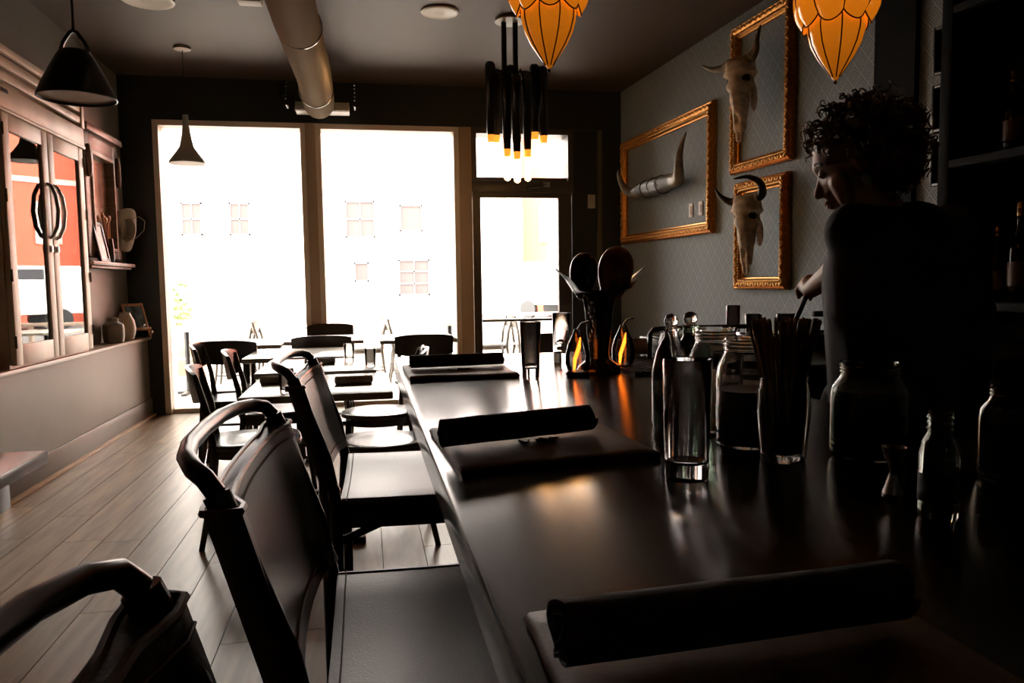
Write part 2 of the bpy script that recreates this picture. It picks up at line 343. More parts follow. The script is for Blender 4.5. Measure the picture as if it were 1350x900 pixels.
# amber caged glass pendants over the bar
M_amber = mat('amber_blown_glass', (.50, .17, .012), .12, emit=(1, .25, .008), estr=.5, coat=.6)
_N = M_amber.node_tree.nodes; _L = M_amber.node_tree.links; _b = _N['Principled BSDF']; _t = _N.new('ShaderNodeTexCoord'); _s = _N.new('ShaderNodeSeparateXYZ'); _L.new(_t.outputs['Object'], _s.inputs[0])
_m = _N.new('ShaderNodeMapRange'); _L.new(_s.outputs[2], _m.inputs[0])                 # the bulb sits high in the glass
for _i, _v in ((1, 0), (2, .30), (3, .17), (4, .46)): _m.inputs[_i].default_value = _v
_L.new(_m.outputs[0], _b.inputs['Emission Strength'])
M_cage = mat('dark_copper_wire', (.06, .015, .006), .35, metal=.5)
def amber(loc, label, rz):
    t = empty('amber_pendant', label, 'pendant lamp', loc, rz, 'amber glass pendants over the bar')
    n = 8
    def rad(a, z): return 1-.075*(abs(cos(a*n/2))**6)
    lo = [(.002, 0), (.012, .012), (.032, .04), (.056, .075), (.074, .11), (.084, .145), (.086, .165), (.083, .185), (.080, .20)]
    MB().lathe(lo, 64, rad=rad).build('lower_glass', M_amber, t)
    # upper tier: eight petals whose rounded lower ends hang over the lower glass
    up = MB()
    rings = []
    for i in range(13):
        f = i/12; z0 = .19+.24*f; r = [.094, .110, .120, .124, .125, .123, .118, .111, .102, .091, .078, .062, .045][i]
        row = []
        for j in range(96):
            a = 2*pi*j/96; ph = (a*n/(2*pi)) % 1
            drop = .030*(1-f)**2*(sin(pi*ph)**.8)
            bulge = 1+.07*sin(pi*ph)-.03
            row.append((r*bulge*cos(a), r*bulge*sin(a), z0-drop))
        rings.append(row)
    up.loft(rings, cap=False).build('upper_glass', M_amber, t)
    cg = MB(); cl = MB()
    for k in range(n):
        a = 2*pi*k/n
        cg.tube([(r*.94*cos(a)+.001*cos(a), r*.94*sin(a), z) for r, z in lo[1:]], .0023, 6)
        cl.tube([(r*.985*cos(a), r*.985*sin(a), .19+.24*i/12) for i, r in enumerate([.094, .110, .120, .124, .125, .123, .118, .111, .102, .091, .078, .062])], .0023, 6)
        pts = []
        for q in range(13):
            ph = q/12; aa = a+ph*2*pi/n
            pts.append((.097*(.97+.07*sin(pi*ph))*cos(aa), .097*(.97+.07*sin(pi*ph))*sin(aa), .19-.030*sin(pi*ph)**.8))
        cl.tube(pts, .0023, 6)
    cg.build('lower_cage', M_cage, t); cl.build('upper_cage', M_cage, t)
    MB().ell((0, 0, -.003), (.006, .006, .007)).build('finial', M_cage, t)
    MB().lathe([(.047, .425), (.05, .44), (.03, .47), (.012, .49), (.012, .52)], 24).tube([(0, 0, .5), (0, 0, CEIL-loc[2])], .005, 6).build('cap_and_chain', M_cage, t)
amber((.583, 2.35, 1.857), 'amber glass pendant lamp right of the dark tube chandelier, at the top edge', .2)
amber((1.47, 2.20, 1.815), 'amber glass pendant lamp right of the tall gilt frame, above the curly haired person', -.38)
# ---------------------------------------------------------------- left wall: glass cabinet, mirror, shelf, hat, jars
RL = pi/2
cab = empty('display_cabinet', 'tall pale cabinet with two glass doors and a slatted top by the left wall', 'cabinet', (LW, 4.76, .742), RL)
Wd, Hc, De = 1.27, 1.83, .18
MB().box(0, Wd, -.02, 0, 0, Hc).build('back_panel', mat('cabinet_inside', (.05, .028, .02), .5), cab, smooth=False)
MB().box(0, .03, -De+.025, -.02, 0, Hc).box(Wd-.03, Wd, -De+.025, -.02, 0, Hc).box(.03, Wd-.03, -De+.025, -.02, 0, .03).box(.03, Wd-.03, -De+.025, -.02, 1.46, 1.49).build('carcass', M_greywood, cab, smooth=False)
for zz in (.40, .80, 1.16): MB().box(.03, Wd-.03, -De+.05, -.02, zz, zz+.018).build('shelf', M_greywood, cab, smooth=False)
MB().box(-.05, Wd+.03, -De-.012, -De+.02, 1.475, 1.60).build('fascia', M_greywood, cab, bevel=.004)
for i in range(3): MB().box(-.05, Wd-.02, -De-.012, -De+.012, 1.63+i*.078, 1.63+i*.078+.046).build('slat', M_greywood, cab, bevel=.004)
MB().box(Wd-.02, Wd+.03, -De-.02, 0, 1.60, 1.87).box(-.08, -.05, -De-.02, 0, 1.60, 1.87).box(-.05, Wd-.02, -.03, -.02, 1.6, 1.87).build('slat_frame', M_greywood, cab, bevel=.003)
MB().box(-.05, Wd+.03, -De-.02, -De+.0, 1.455, 1.475).build('moulding', M_greywood, cab, bevel=.005)
for k, (a, b) in enumerate(((.012, .628), (.642, 1.258))):
    f = MB().box(a, a+.085, -De-.01, -De+.022, .02, 1.45).box(b-.085, b, -De-.01, -De+.022, .02, 1.45).box(a+.085, b-.085, -De-.01, -De+.022, 1.355, 1.45).box(a+.085, b-.085, -De-.01, -De+.022, .02, .135)
    do = f.build('door', M_greywood, cab, bevel=.003)
    MB().box(a+.085, b-.085, -De+.004, -De+.009, .135, 1.355).build('pane', M_cabpane, do, smooth=False)
    hx = (b-.045) if k == 0 else a+.045
    MB().tube([(hx, -De-.01, .78), (hx, -De-.03, .79), (hx, -De-.058, .85), (hx, -De-.07, .95), (hx, -De-.058, 1.05), (hx, -De-.03, 1.11), (hx, -De-.01, 1.12)], [.011, .012, .013, .014, .013, .012, .011], 10).build('handle', M_steel, do)
    MB().box(hx-.012, hx+.012, -De-.024, -De-.01, .69, .73).build('latch', M_steel, do, bevel=.002)
    for zz in (.12, .5, .95, 1.32):
        xx = a-.006 if k == 0 else b+.006
        MB().tube([(xx, -De-.014, zz), (xx, -De-.014, zz+.07)], .007, 8).build('hinge', M_steel, do)
# small metal name plate on the fascia
MB().box(.02, .10, -De-.016, -De-.012, 1.56, 1.582).build('name_plate', M_blackmetal, cab)

mir = empty('wall_mirror', 'brown wooden wall mirror with a cornice, right of the pale cabinet', 'mirror', (LW, 6.42, 1.44), RL)
mw, mh = .80, 1.0
MB().box(0, .12, -.07, 0, 0, mh).box(mw-.12, mw, -.07, 0, 0, mh).box(.12, mw-.12, -.07, 0, 0, .06).box(.12, mw-.12, -.07, 0, .84, mh).build('frame', M_brownwood, mir, bevel=.006)
MB().box(-.03, mw+.03, -.11, 0, mh-.03, mh+.03).build('cornice', M_brownwood, mir, bevel=.012)
MB().box(.12, .15, -.085, 0, .06, .84).box(mw-.15, mw-.12, -.085, 0, .06, .84).box(.15, mw-.15, -.085, 0, .81, .84).box(.15, mw-.15, -.085, 0, .06, .09).build('inner_frame', mat('light_brown_wood', (.28, .16, .09), .4, vary=.3, vscale=(8, 8, 40)), mir, bevel=.004)
MB().box(.15, mw-.15, -.03, -.02, .09, .81).build('mirror_glass', mat('old_mirror', (.75, .68, .58), .12, metal=1, vary=.3, vscale=(6, 6, 6)), mir, smooth=False)
for sx in (.045, mw-.045): MB().lathe([(.012, 0), (.02, .02), (.026, .1), (.02, .2), (.014, .25)], 14, (sx, -.085, .62)).build('turned_column', M_brownwood, mir)
sh = empty('wall_shelf', 'brown wooden shelf under the mirror on the left wall', 'shelf', (LW, 6.22, 1.375), RL)
MB().box(0, 1.06, -.16, 0, 0, .03).box(.03, 1.03, -.135, 0, -.022, 0).build('board', M_brownwood, sh, bevel=.007); MB().box(.06, 1.0, -.03, 0, .03, .17).build('back_rail', M_brownwood, sh, bevel=.004)

ph = empty('framed_photo', 'small black framed picture leaning on the brown shelf', 'picture', (LW+.115, 6.52, 1.407), RL)
Mt = Matrix.Rotation(radians(-10), 4, 'X')
MB().box(0, .22, -.01, .01, 0, .03, Mt).box(0, .22, -.01, .01, .29, .32, Mt).box(0, .03, -.01, .01, .03, .29, Mt).box(.19, .22, -.01, .01, .03, .29, Mt).build('frame', M_black, ph, bevel=.003)
MB().box(.03, .19, -.002, .006, .03, .29, Mt).build('print', mat('faded_print', (.32, .36, .34), .3, vary=.7, vscale=(14, 14, 9)), ph, smooth=False)
fe = empty('arrow_bundle', 'bundle of copper tipped sticks standing before the mirror on the shelf', 'ornament', (LW+.075, 6.86, 1.405), RL)
MB().lathe([(.035, 0), (.045, .04), (.042, .12), (.035, .2), (.03, .2), (.03, .02), (.001, .02)], 18).build('holder', mat('dark_pot', (.03, .02, .016), .35), fe)
for i in range(5):
    a = i*1.26; MB().tube([(0.01*cos(a), .01*sin(a), .03), (.06*cos(a)-.03, .02*sin(a), .33+.02*(i % 3))], .007, 6).ell((.06*cos(a)-.03, .02*sin(a), .345+.02*(i % 3)), (.014, .014, .026), 8, 6).build('stick', mat('copper_stick', (.55, .26, .13), .35, metal=.5), fe)
hat = empty('cowboy_hat', 'pale felt cowboy hat hanging on the left wall beside the mirror', 'hat', (LW+.13, 7.20, 1.70), 0)
_z = Vector((-.80, .58, .12)).normalized(); _x = (Vector((.10, .05, 1))-_z*_z.dot(Vector((.10, .05, 1)))).normalized(); _y = _z.cross(_x)
hat.rotation_euler = Matrix(((_x.x, _y.x, _z.x), (_x.y, _y.y, _z.y), (_x.z, _y.z, _z.z))).to_euler()
def hat_fn():
    b = MB(); rings = []
    for (r, z) in ((.001, .100), (.05, .098), (.072, .105), (.088, .10), (.098, .06), (.104, .02), (.112, .004), (.135, 0), (.165, .004), (.185, .012), (.186, .008), (.165, -.001), (.13, -.005), (.10, -.002), (.094, .05), (.084, .09), (.06, .094), (.001, .09)):
        row = []
        for j in range(48):
            a = 2*pi*j/48; x = r*1.02*cos(a); y = r*.80*sin(a)
            lift = max(0, r-.11)*1.15*(abs(sin(a))**2)-max(0, r-.11)*.25*(abs(cos(a))**2)
            dent = -.025*exp(-((y)/.025)**2) if z > .085 else 0
            row.append((x, y, z+lift+dent))
        rings.append(row)
    return b.loft(rings, cap=True)
hat_fn().build('felt', mat('pale_felt', (.48, .43, .36), .85, vary=.1, vscale=(30, 30, 30)), hat, ang=70)
MB().tube([(.108*1.02*cos(a*pi/16), .108*.8*sin(a*pi/16), .018) for a in range(32)], .006, 6, True, flat=1.8).build('hat_band', mat('brown_band', (.08, .05, .03), .5), hat)
MB().tube([(.10, .02, .0), (.13, .06, -.05), (.10, .10, -.08), (.02, .11, -.07), (-.06, .07, -.03), (-.09, .03, 0)], .003, 6).build('chin_cord', MATS['pale_felt'], hat)
j1 = empty('stoneware_jar', 'squat brown stoneware jar on the ledge nearest the cabinet', 'jar', (LW+.095, 6.80, .742))
MB().lathe([(.06, 0), (.075, .01), (.082, .06), (.084, .12), (.078, .155), (.05, .172), (.04, .18), (.043, .20), (.047, .205), (.042, .206), (.034, .19), (.03, .17), (.06, .14), (.07, .05), (.001, .02)], 32).build('body', mat('brown_stoneware', (.19, .15, .11), .45, vary=.25, vscale=(20, 20, 60), bump=.3), j1)
j2 = empty('cream_jug', 'tall cream jug on the ledge behind the squat brown jar', 'jug', (LW+.098, 7.12, .742))
MB().lathe([(.05, 0), (.062, .01), (.078, .06), (.082, .11), (.072, .17), (.05, .215), (.042, .235), (.046, .245), (.04, .246), (.036, .23), (.06, .17), (.07, .1), (.001, .02)], 32).build('body', mat('cream_glaze', (.60, .50, .38), .3), j2)
MB().tube([(-.06, -.03, .2), (-.10, -.05, .2), (-.11, -.055, .15), (-.075, -.04, .11)], .009, 8).build('handle', MATS['cream_glaze'], j2)
ea = empty('tabletop_easel', 'small orange wood easel with a dark picture at the end of the ledge', 'easel', (LW+.10, 7.22, .742), radians(60))
Mt = Matrix.Rotation(radians(-16), 4, 'X')
MB().box(-.0, .02, -.01, .01, 0, .32, Mt).box(.22, .24, -.01, .01, 0, .32, Mt).box(0, .24, -.01, .01, .30, .325, Mt).box(0, .24, -.035, .01, .07, .092, Mt).build('frame', mat('orange_wood', (.45, .20, .06), .4, vary=.3, vscale=(40, 40, 8)), ea, bevel=.003)
MB().box(.02, .22, -.004, .004, .092, .30, Mt).build('picture', mat('dark_picture', (.05, .07, .075), .25, vary=.8, vscale=(12, 12, 12)), ea, smooth=False)
MB().tube([(.12+.022*cos(a*.5)*(1-a/22), -.04, .11+.022*sin(a*.5)*(1-a/22)) for a in range(18)], .0035, 6).tube([(.2+.022*cos(a*.5)*(1-a/22), -.045, .045+.022*sin(a*.5)*(1-a/22)) for a in range(18)], .0035, 6).build('scroll', M_steel, ea)

# ---------------------------------------------------------------- right wall: gilt frames, horns, skulls, switches, buckles
def gilt(label, s0, s1, z0, z1, m=M_gold, wd=.085, dp=.055, bs=.021):
    t = empty('gilt_frame', label, 'picture frame', W(s0, z0), RW, 'empty gilt frames on the wallpapered wall')
    w_, h_ = s1-s0, z1-z0
    prof = [(0, 0), (0, .60), (.10, .80), (.20, .70), (.30, .92), (.48, 1.0), (.60, .86), (.68, .70), (.74, .74), (.80, .62), (.90, .40), (1, .34), (1, 0)]
    cs = [(0, 0), (w_, 0), (w_, h_), (0, h_)]
    for i in range(4):
        (ax, az), (bx, bz) = cs[i], cs[(i+1) % 4]; dx, dz = (bx-ax), (bz-az); L = hypot(dx, dz); ux, uz = dx/L, dz/L; nx, nz = -uz, ux
        r0 = [(ax+(ux+nx)*u*wd, -v*dp-.004, az+(uz+nz)*u*wd) for u, v in prof]; r1 = [(bx+(-ux+nx)*u*wd, -v*dp-.004, bz+(-uz+nz)*u*wd) for u, v in prof]
        o = MB().loft([r0, r1]).build('frame_rail', m, t, ang=30)
        bd = MB(); n = int((L-2*wd*.72)/bs)
        for k in range(n):
            q = wd*.72+(k+.5)*(L-2*wd*.72)/n; p = (ax+ux*q+nx*wd*.71, -.74*dp-.006, az+uz*q+nz*wd*.71)
            bd.ell(p, (.0072, .0072, .0072), 6, 4)
        stuff(bd.build('bead_row', M_goldlight, o))
        lf = MB(); n = int((L-wd*.6)/(bs*1.5))
        for k in range(n):
            q = wd*.3+(k+.5)*(L-wd*.6)/n; p = Vector((ax+ux*q+nx*wd*.40, -.97*dp-.004, az+uz*q+nz*wd*.40))
            R_ = Matrix.Translation(p) @ Matrix.Rotation((-1 if k % 2 else 1)*.8-atan2(uz, ux), 4, 'Y')
            lf.ell((0, 0, 0), (.023, .008, .0085), 8, 5, R_)
        stuff(lf.build('leaf_ornament', MATS['gilt_bead'] if m is M_gold else m, o))
    return t
gilt('widest gilt frame on the right wall, round the long hide-wrapped horns', .105, 1.965, 1.565, 2.59, wd=.095)
gilt('tall gilt frame near the ceiling round the upper cow skull', 2.235, 2.99, 1.975, 3.03)
gilt('smallest gilt frame, below the tall one, round the lower cow skull', 2.305, 2.955, 1.125, 1.905)

def skull(name, label, s, z, off, sc, horns, tilt, turn):
    t = empty(name, label, 'skull', W(s, z, off), RW)
    t.rotation_euler = (0, 0, RW+turn)
    A_ = [0, .05, .12, .20, .28, .36, .46, .58, .70, .80, .88, .93]
    wd = [.075, .098, .106, .112, .113, .098, .074, .058, .049, .047, .050, .040]
    dp = [.045, .075, .092, .096, .095, .090, .080, .066, .053, .042, .030, .020]
    def lerp(tb, x):
        for i in range(len(A_)-1):
            if x <= A_[i+1]:
                f = (x-A_[i])/(A_[i+1]-A_[i]); f = f*f*(3-2*f); return tb[i]+(tb[i+1]-tb[i])*f
        return tb[-1]
    rings = []; n = 40
    for i in range(47):
        x = .93*i/46; wv = lerp(wd, x); d = lerp(dp, x); row = []
        for j in range(n):
            a = 2*pi*j/n; cx, sy = cos(a), sin(a)
            px = wv*abs(cx)**.8*(1 if cx > 0 else -1); py = d*abs(sy)**.8*(1 if sy > 0 else -1)
            front = sy < 0
            # orbits, temples, cheek hollows and the nasal opening
            for sg in (-1, 1):
                g = exp(-((x-.27)/.047)**2-((px-sg*.092)/.034)**2)*(1 if front else .55)
                px -= sg*.050*g; py += .030*g*(1 if front else 0)
                rim = exp(-((x-.205)/.025)**2-((px-sg*.10)/.03)**2); px += sg*.014*rim; py -= .010*rim if front else 0
                ch = exp(-((x-.45)/.07)**2-((px-sg*.065)/.022)**2); px -= sg*.018*ch
            if front:
                py += .034*exp(-((x-.77)/.055)**2-(px/.021)**2); py -= .008*exp(-((x-.55)/.15)**2-(px/.02)**2)
                py += .006*exp(-(px/.006)**2)*(x > .86)
                py += .002*noise.noise((px*60, x*30, sc*9))
            row.append((px, py-.02-x*tilt, -.56*x+.03*(1-x)*(abs(px)/.1)**2*(x < .1)))
        rings.append(row)
    MB().loft(rings).build('cranium', M_bone, t, ang=75)
    for sg in (-1, 1):
        MB().capsule((sg*.016, -.03-.86*tilt, -.47), (sg*.019, -.022-tilt, -.575), .016, .012).capsule((sg*.019, -.022-tilt, -.575), (sg*.006, -.02-tilt*1.02, -.592), .012, .008).build('premaxilla', M_bone, t)
        MB().ell((sg*.078, .035-.45*tilt, -.28), (.020, .035, .10), 10, 8).build('jaw_ridge', M_bone, t)
        MB().ell((sg*.066, -.040-.27*tilt, -.152), (.030, .030, .036), 12, 8).build('orbit_shade', M_void, t)  # black ball stands in for the shade inside the eye socket
    for sg, pts, m in horns:
        pts = [Vector(p) for p in pts]; sp = []
        for i in range(len(pts)-1):
            p0 = pts[max(0, i-1)]; p1 = pts[i]; p2 = pts[i+1]; p3 = pts[min(len(pts)-1, i+2)]
            for q in range(6):
                f = q/6; sp.append(.5*((2*p1)+(-p0+p2)*f+(2*p0-5*p1+4*p2-p3)*f*f+(-p0+3*p1-3*p2+p3)*f**3))
        sp.append(pts[-1]); L = len(sp)
        o = MB().tube(sp, [.036*(1-i/(L-1))**.75+.003+.0012*(i % 2) for i in range(L)], 14).build('horn', m, t)
        MB().tube([sp[0]-(sp[2]-sp[0])*.35, sp[0], sp[2]], [.034, .041, .037], 14).build('horn_core', M_bone, o)
    t.scale = (sc,)*3; return t
skull('cow_skull', 'lower cow skull with dark curling horns on the wallpapered wall', 2.71, 1.765, .17, .90,
      [(-1, [(-.09, -.02, -.03), (-.15, -.03, -.03), (-.21, -.06, .01), (-.25, -.09, .075)], M_horn), (1, [(.09, -.02, -.02), (.145, -.03, .01), (.15, -.07, .085), (.10, -.14, .125), (.02, -.20, .115)], M_horn)], .0, .36)
skull('cow_skull', 'upper cow skull with thin pale horns near the ceiling', 2.61, 2.71, .17, .95,
      [(-1, [(-.09, -.02, -.02), (-.17, -.02, -.03), (-.25, -.04, -.02), (-.32, -.07, .02)], M_hornpale), (1, [(.09, -.02, -.01), (.13, -.02, .03), (.14, -.02, .10), (.155, 0, .2)], M_hornpale)], .0, .36)
hm = empty('longhorn_mount', 'long steer horns joined by a laced hide sleeve inside the widest gilt frame', 'horn mount', W(1.09, 2.04, .11), RW)
MB().tube([(-.36, 0, .0), (-.30, -.005, 0), (-.15, -.01, -.006), (0, -.01, -.01), (.15, -.01, -.006), (.30, -.005, 0), (.36, 0, .0)], [.058, .066, .076, .080, .076, .066, .058], 20).build('hide_sleeve', M_hide, hm)
lc = MB()
for x0 in (-.16, 0, .16):
    lc.tube([(x0+.006*sin(a), -.01+.080*cos(a*pi/12), -.008+.080*sin(a*pi/12)) for a in range(24)], .0045, 6, True)
    for q in range(4): lc.tube([(x0-.03, -.088, -.035+q*.02), (x0, -.094, -.028+q*.02), (x0+.03, -.088, -.035+q*.02)], .003, 5)
lc.build('lacing', M_horn, hm)
for sg, m in ((-1, M_hornpale), (1, M_hornpale)):
    P = [(.35, 0, 0), (.44, -.01, .0), (.52, -.04, .05), (.565, -.06, .15), (.59, -.05, .25), (.635, -.03, .35)] if sg > 0 else [(.35, 0, 0), (.43, -.02, -.015), (.50, -.06, .01), (.535, -.10, .07), (.55, -.13, .15), (.565, -.13, .22)]
    P = [Vector((sg*x, y, z)) for x, y, z in P]; sp = []
    for i in range(len(P)-1):
        p0, p1, p2, p3 = P[max(0, i-1)], P[i], P[i+1], P[min(len(P)-1, i+2)]
        for q in range(6): f = q/6; sp.append(.5*((2*p1)+(-p0+p2)*f+(2*p0-5*p1+4*p2-p3)*f*f+(-p0+3*p1-3*p2+p3)*f**3))
    sp.append(P[-1]); L = len(sp)
    MB().tube(sp, [.060*(1-i/(L-1))**.8+.003 for i in range(L)], 16).build('horn', mat('banded_horn', (.22, .19, .15), .3, vary=.9, vscale=(7, 7, 7)), hm)
MB().box(-.04, .04, .0, .11, -.04, .04).build('wall_bracket', M_black, hm)
for s, lab in ((1.545, 'left one of the two small wall switches in the widest gilt frame'), (1.715, 'right one of the two small wall switches in the widest gilt frame')):
    t = empty('wall_switch', lab, 'switch', W(s, 1.78), RW, 'wall switches')
    MB().box(-.035, .035, -.008, 0, -.058, .058).build('plate', M_white, t, bevel=.003); MB().box(-.016, .016, -.013, -.008, -.032, .032).build('rocker', M_white, t, bevel=.002)
t = empty('wall_switch', 'pale wall switch on the dark panel right of the glass door', 'switch', (2.33, FY+.06, 2.02))
MB().box(-.04, .04, -.01, 0, -.07, .07).build('plate', M_white, t, bevel=.003); MB().box(-.016, .016, -.015, -.01, -.034, .034).build('rocker', M_white, t, bevel=.002)

M_velvet = mat('black_velvet', (.008, .008, .009), .9); M_silver = mat('worn_silver', (.62, .56, .45), .22, metal=1)
for i, (z, lab) in enumerate(((2.31, 'topmost of three dark shadow boxes with silver belt buckles'), (2.03, 'middle one of three dark shadow boxes with silver belt buckles'), (1.765, 'lowest of three dark shadow boxes with silver belt buckles'))):
    t = empty('shadow_box', lab, 'shadow box', W(4.285, z), RW, 'buckle shadow boxes')
    a, b = .105, .115
    MB().box(-a, -a+.015, -.05, -.003, -b, b).box(a-.015, a, -.05, -.003, -b, b).box(-a+.015, a-.015, -.05, -.003, b-.015, b).box(-a+.015, a-.015, -.05, -.003, -b, -b+.015).build('frame', M_black, t, bevel=.002)
    MB().box(-a+.015, a-.015, -.012, -.003, -b+.015, b-.015).build('backing', M_velvet, t, smooth=False)
    bx = .012
    MB().ell((bx, -.03, .01), (.034, .010, .026), 24, 10).tube([(bx+.034*cos(q*pi/12), -.03, .01+.026*sin(q*pi/12)) for q in range(24)], .004, 6, True).ell((bx, -.042, .01), (.012, .004, .009)).build('buckle', M_silver, t)
    if i != 1: MB().tube([(bx-.01, -.028, -.01), (bx-.035, -.027, -.04), (bx-.06, -.026, -.095)], .012, 6, flat=.3).ell((bx+.055, -.03, .006), (.012, .006, .016), 12, 8).build('strap', mat('dark_strap', (.06, .04, .025), .35), t)

# tall shelf for bottles at the right edge
bs = empty('bottle_shelf', 'tall black bottle shelf against the right wall at the edge', 'shelf', W(4.5, 0), RW)
for x in (0, 1.2): MB().box(x, x+.06, -.30, -.002, 0, 2.7).build('upright', M_shelf, bs, bevel=.003)
for z in (.30, 1.05, 1.68, 2.35): MB().box(.06, 1.2, -.30, -.002, z, z+.035).build('shelf', M_shelf, bs, bevel=.003)
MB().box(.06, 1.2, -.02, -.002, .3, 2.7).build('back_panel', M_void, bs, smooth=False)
def bottle(label, loc, sc=1, m=M_bottle):
    t = empty('liquor_bottle', label, 'bottle', loc, 0, 'bottles on the tall shelf')
    MB().lathe([(.034, 0), (.038, .006), (.038, .19), (.034, .215), (.018, .25), (.0135, .27), (.0135, .33), (.016, .333), (.016, .345), (.012, .346)], 24).build('glass', m, t)
    MB().lathe([(.0145, .32), (.0145, .365), (.012, .368)], 16).build('cap', mat('gold_foil', (.7, .4, .15), .3, metal=1), t)
    MB().lathe([(.0386, .06), (.0386, .15)], 24, cap=False).build('label', mat('dark_label', (.12, .06, .03), .5), t)
    t.scale = (sc,)*3
bottle('amber liquor bottle on the lower shelf at the right edge', W(4.80, 1.085, .15), 1.15)
bottle('dark liquor bottle behind the amber one on the lower shelf', W(4.66, 1.085, .12), .9, M_glassdark)
bottle('dark liquor bottle standing alone on the upper shelf at the right edge', W(4.74, 1.715, .15), .95, M_glassdark)
# ---------------------------------------------------------------- the bar and what stands on it
BT = .94
bar = empty('bar_counter', 'long dark wooden L-shaped bar counter with a glossy top', 'bar', (.094, 0, 0))
tp = MB().prism([(0, -1.6), (.86, -1.6), (.86, 2.05), (2.55, 2.05), (2.55, 2.71), (0, 2.71)], BT-.055, BT)
tp.build('countertop', M_bar, bar, bevel=.005)
MB().box(.36, .40, -1.5, 2.55, 0, BT-.055).box(.40, 2.5, 2.50, 2.55, 0, BT-.055).build('front_panel', M_black, bar, smooth=False)
MB().tube([(.325, -1.5, .18), (.325, 2.5, .18)], .02, 10).build('foot_rail', M_blackmetal, bar)

def menu(label, corners, group='menu boards'):
    c = [Vector((x, y, 0)) for x, y in corners]; o = sum(c, Vector())/4
    t = empty('menu_board', label, 'menu', (o.x, o.y, BT), 0, group)
    q = [p-o for p in c]; b = MB(); rings = []
    n = 14
    for zz, ins in ((.0, .0), (.006, -.002), (.011, .002), (.0125, .02)):
        row = []
        for e in range(4):
            for k in range(n):
                p = q[e].lerp(q[(e+1) % 4], k/n); p = p*(1-ins/.15); wv = .0025*noise.noise((p.x*14, p.y*14, 3+o.y))
                row.append((p.x+wv, p.y+wv, zz+(.0035*(noise.noise((p.x*9, p.y*9, o.y))) if zz > .004 else 0)))
        rings.append(row)
    b.loft(rings).build('cover', M_tan, t, ang=60)
    d = (q[1]-q[0]).normalized(); u = (q[3]-q[0]).normalized(); e = MB()
    for (a0, b0, a1, b1) in ((-.03, .0, -.022, -.022), (-.022, -.022, -.012, .004), (-.006, -.02, .016, -.02), (-.004, -.006, .014, -.006), (.006, .004, .022, -.024), (.02, .002, .034, -.004)):
        p0 = d*a0+u*(b0-.015); p1 = d*a1+u*(b1-.015); e.tube([(p0.x, p0.y, .0135), (p1.x, p1.y, .0135)], .0016, 5)
    e.build('stamped_mark', mat('stamp_dark', (.05, .03, .02), .4), t)
    return t
menu('tan leather menu board in the middle of the bar, beside the tall front glass', [(.121, 1.0), (.416, 1.03), (.395, 1.335), (.104, 1.30)])
menu('tan leather menu board at the far end of the bar', [(.113, 2.018), (.411, 2.026), (.405, 2.36), (.108, 2.33)])
menu('dark leather menu board nearest the camera under the largest napkin roll', [(.118, .25), (.40, .26), (.395, .555), (.113, .545)])
def roll(label, p, q, r, seed, z0=.0135):
    p = Vector(p); q = Vector(q); L = (q-p).length; ang = atan2(q.y-p.y, q.x-p.x)
    t = empty('napkin_roll', label, 'napkin', ((p.x+q.x)/2, (p.y+q.y)/2, BT+z0), ang, 'rolled napkins on the menu boards')
    N_, rings = 60, []
    for i in range(23):
        x = -L/2+L*i/22; outer = []; inner = []
        for k in range(N_+1):
            th = 2.6*2*pi*k/N_; rr = r*(.30+.70*k/N_)
            jx = .010*noise.noise((th*.5, seed, 1))*(1 if i in (0, 22) else 0)-.004*(1-k/N_)*(i == 0)
            wv = 1+.05*noise.noise((x*14, cos(th)*1.2, sin(th)*1.2+seed))
            outer.append((x+jx, rr*wv*cos(-th+.6), r+rr*wv*sin(-th+.6)*.94)); inner.append((x+jx, (rr-.0028)*wv*cos(-th+.6), r+(rr-.0028)*wv*sin(-th+.6)*.94))
        rings.append(outer+inner[::-1])
    MB().loft(rings).build('cloth', M_cloth, t, ang=65)
roll('charcoal napkin rolled on the middle menu board', (.108, 1.115, 0), (.357, 1.185, 0), .0255, 1)
roll('charcoal napkin rolled on the farthest menu board', (.125, 2.20, 0), (.40, 2.225, 0), .022, 2)
roll('large charcoal napkin roll in the dark foreground', (.117, .455, 0), (.368, .468, 0), .0245, 3)

def tumbler(name, label, x, y, z, r, h, taper=.86, base=.02, liquid=None, group='clear glasses', m=None):
    t = empty(name, label, 'glass', (x, y, z), 0, group)
    b = r*taper
    MB().lathe([(.001, 0), (b*.96, 0), (b, .003), (r, h-.002), (r-.001, h), (r-.0028, h-.002), (b-.0035+(r-b)*base/h, base+.004), (b*.7, base), (.001, base)], 32).build('glass_body', m or M_glass, t, ang=50)
    if liquid: MB().lathe([(.001, base+.001), (b*.9, base+.003), (b-.005+(r-b)*liquid/h, liquid), (.001, liquid)], 28).build('drink', mat('dark_drink', (.02, .012, .008), .08), t)
    return t
tumbler('highball_glass', 'tall clear glass in front of the mason jars, beside the middle menu', .409, .92, BT, .0315, .158, .9, .022)
tumbler('highball_glass', 'clear glass right of the far menu board', .43, 1.97, BT, .029, .155, .78, .03)
tumbler('highball_glass', 'clear glass farther back, left of the dark cactus sculpture', .62, 2.37, BT, .030, .160, .88, .03)

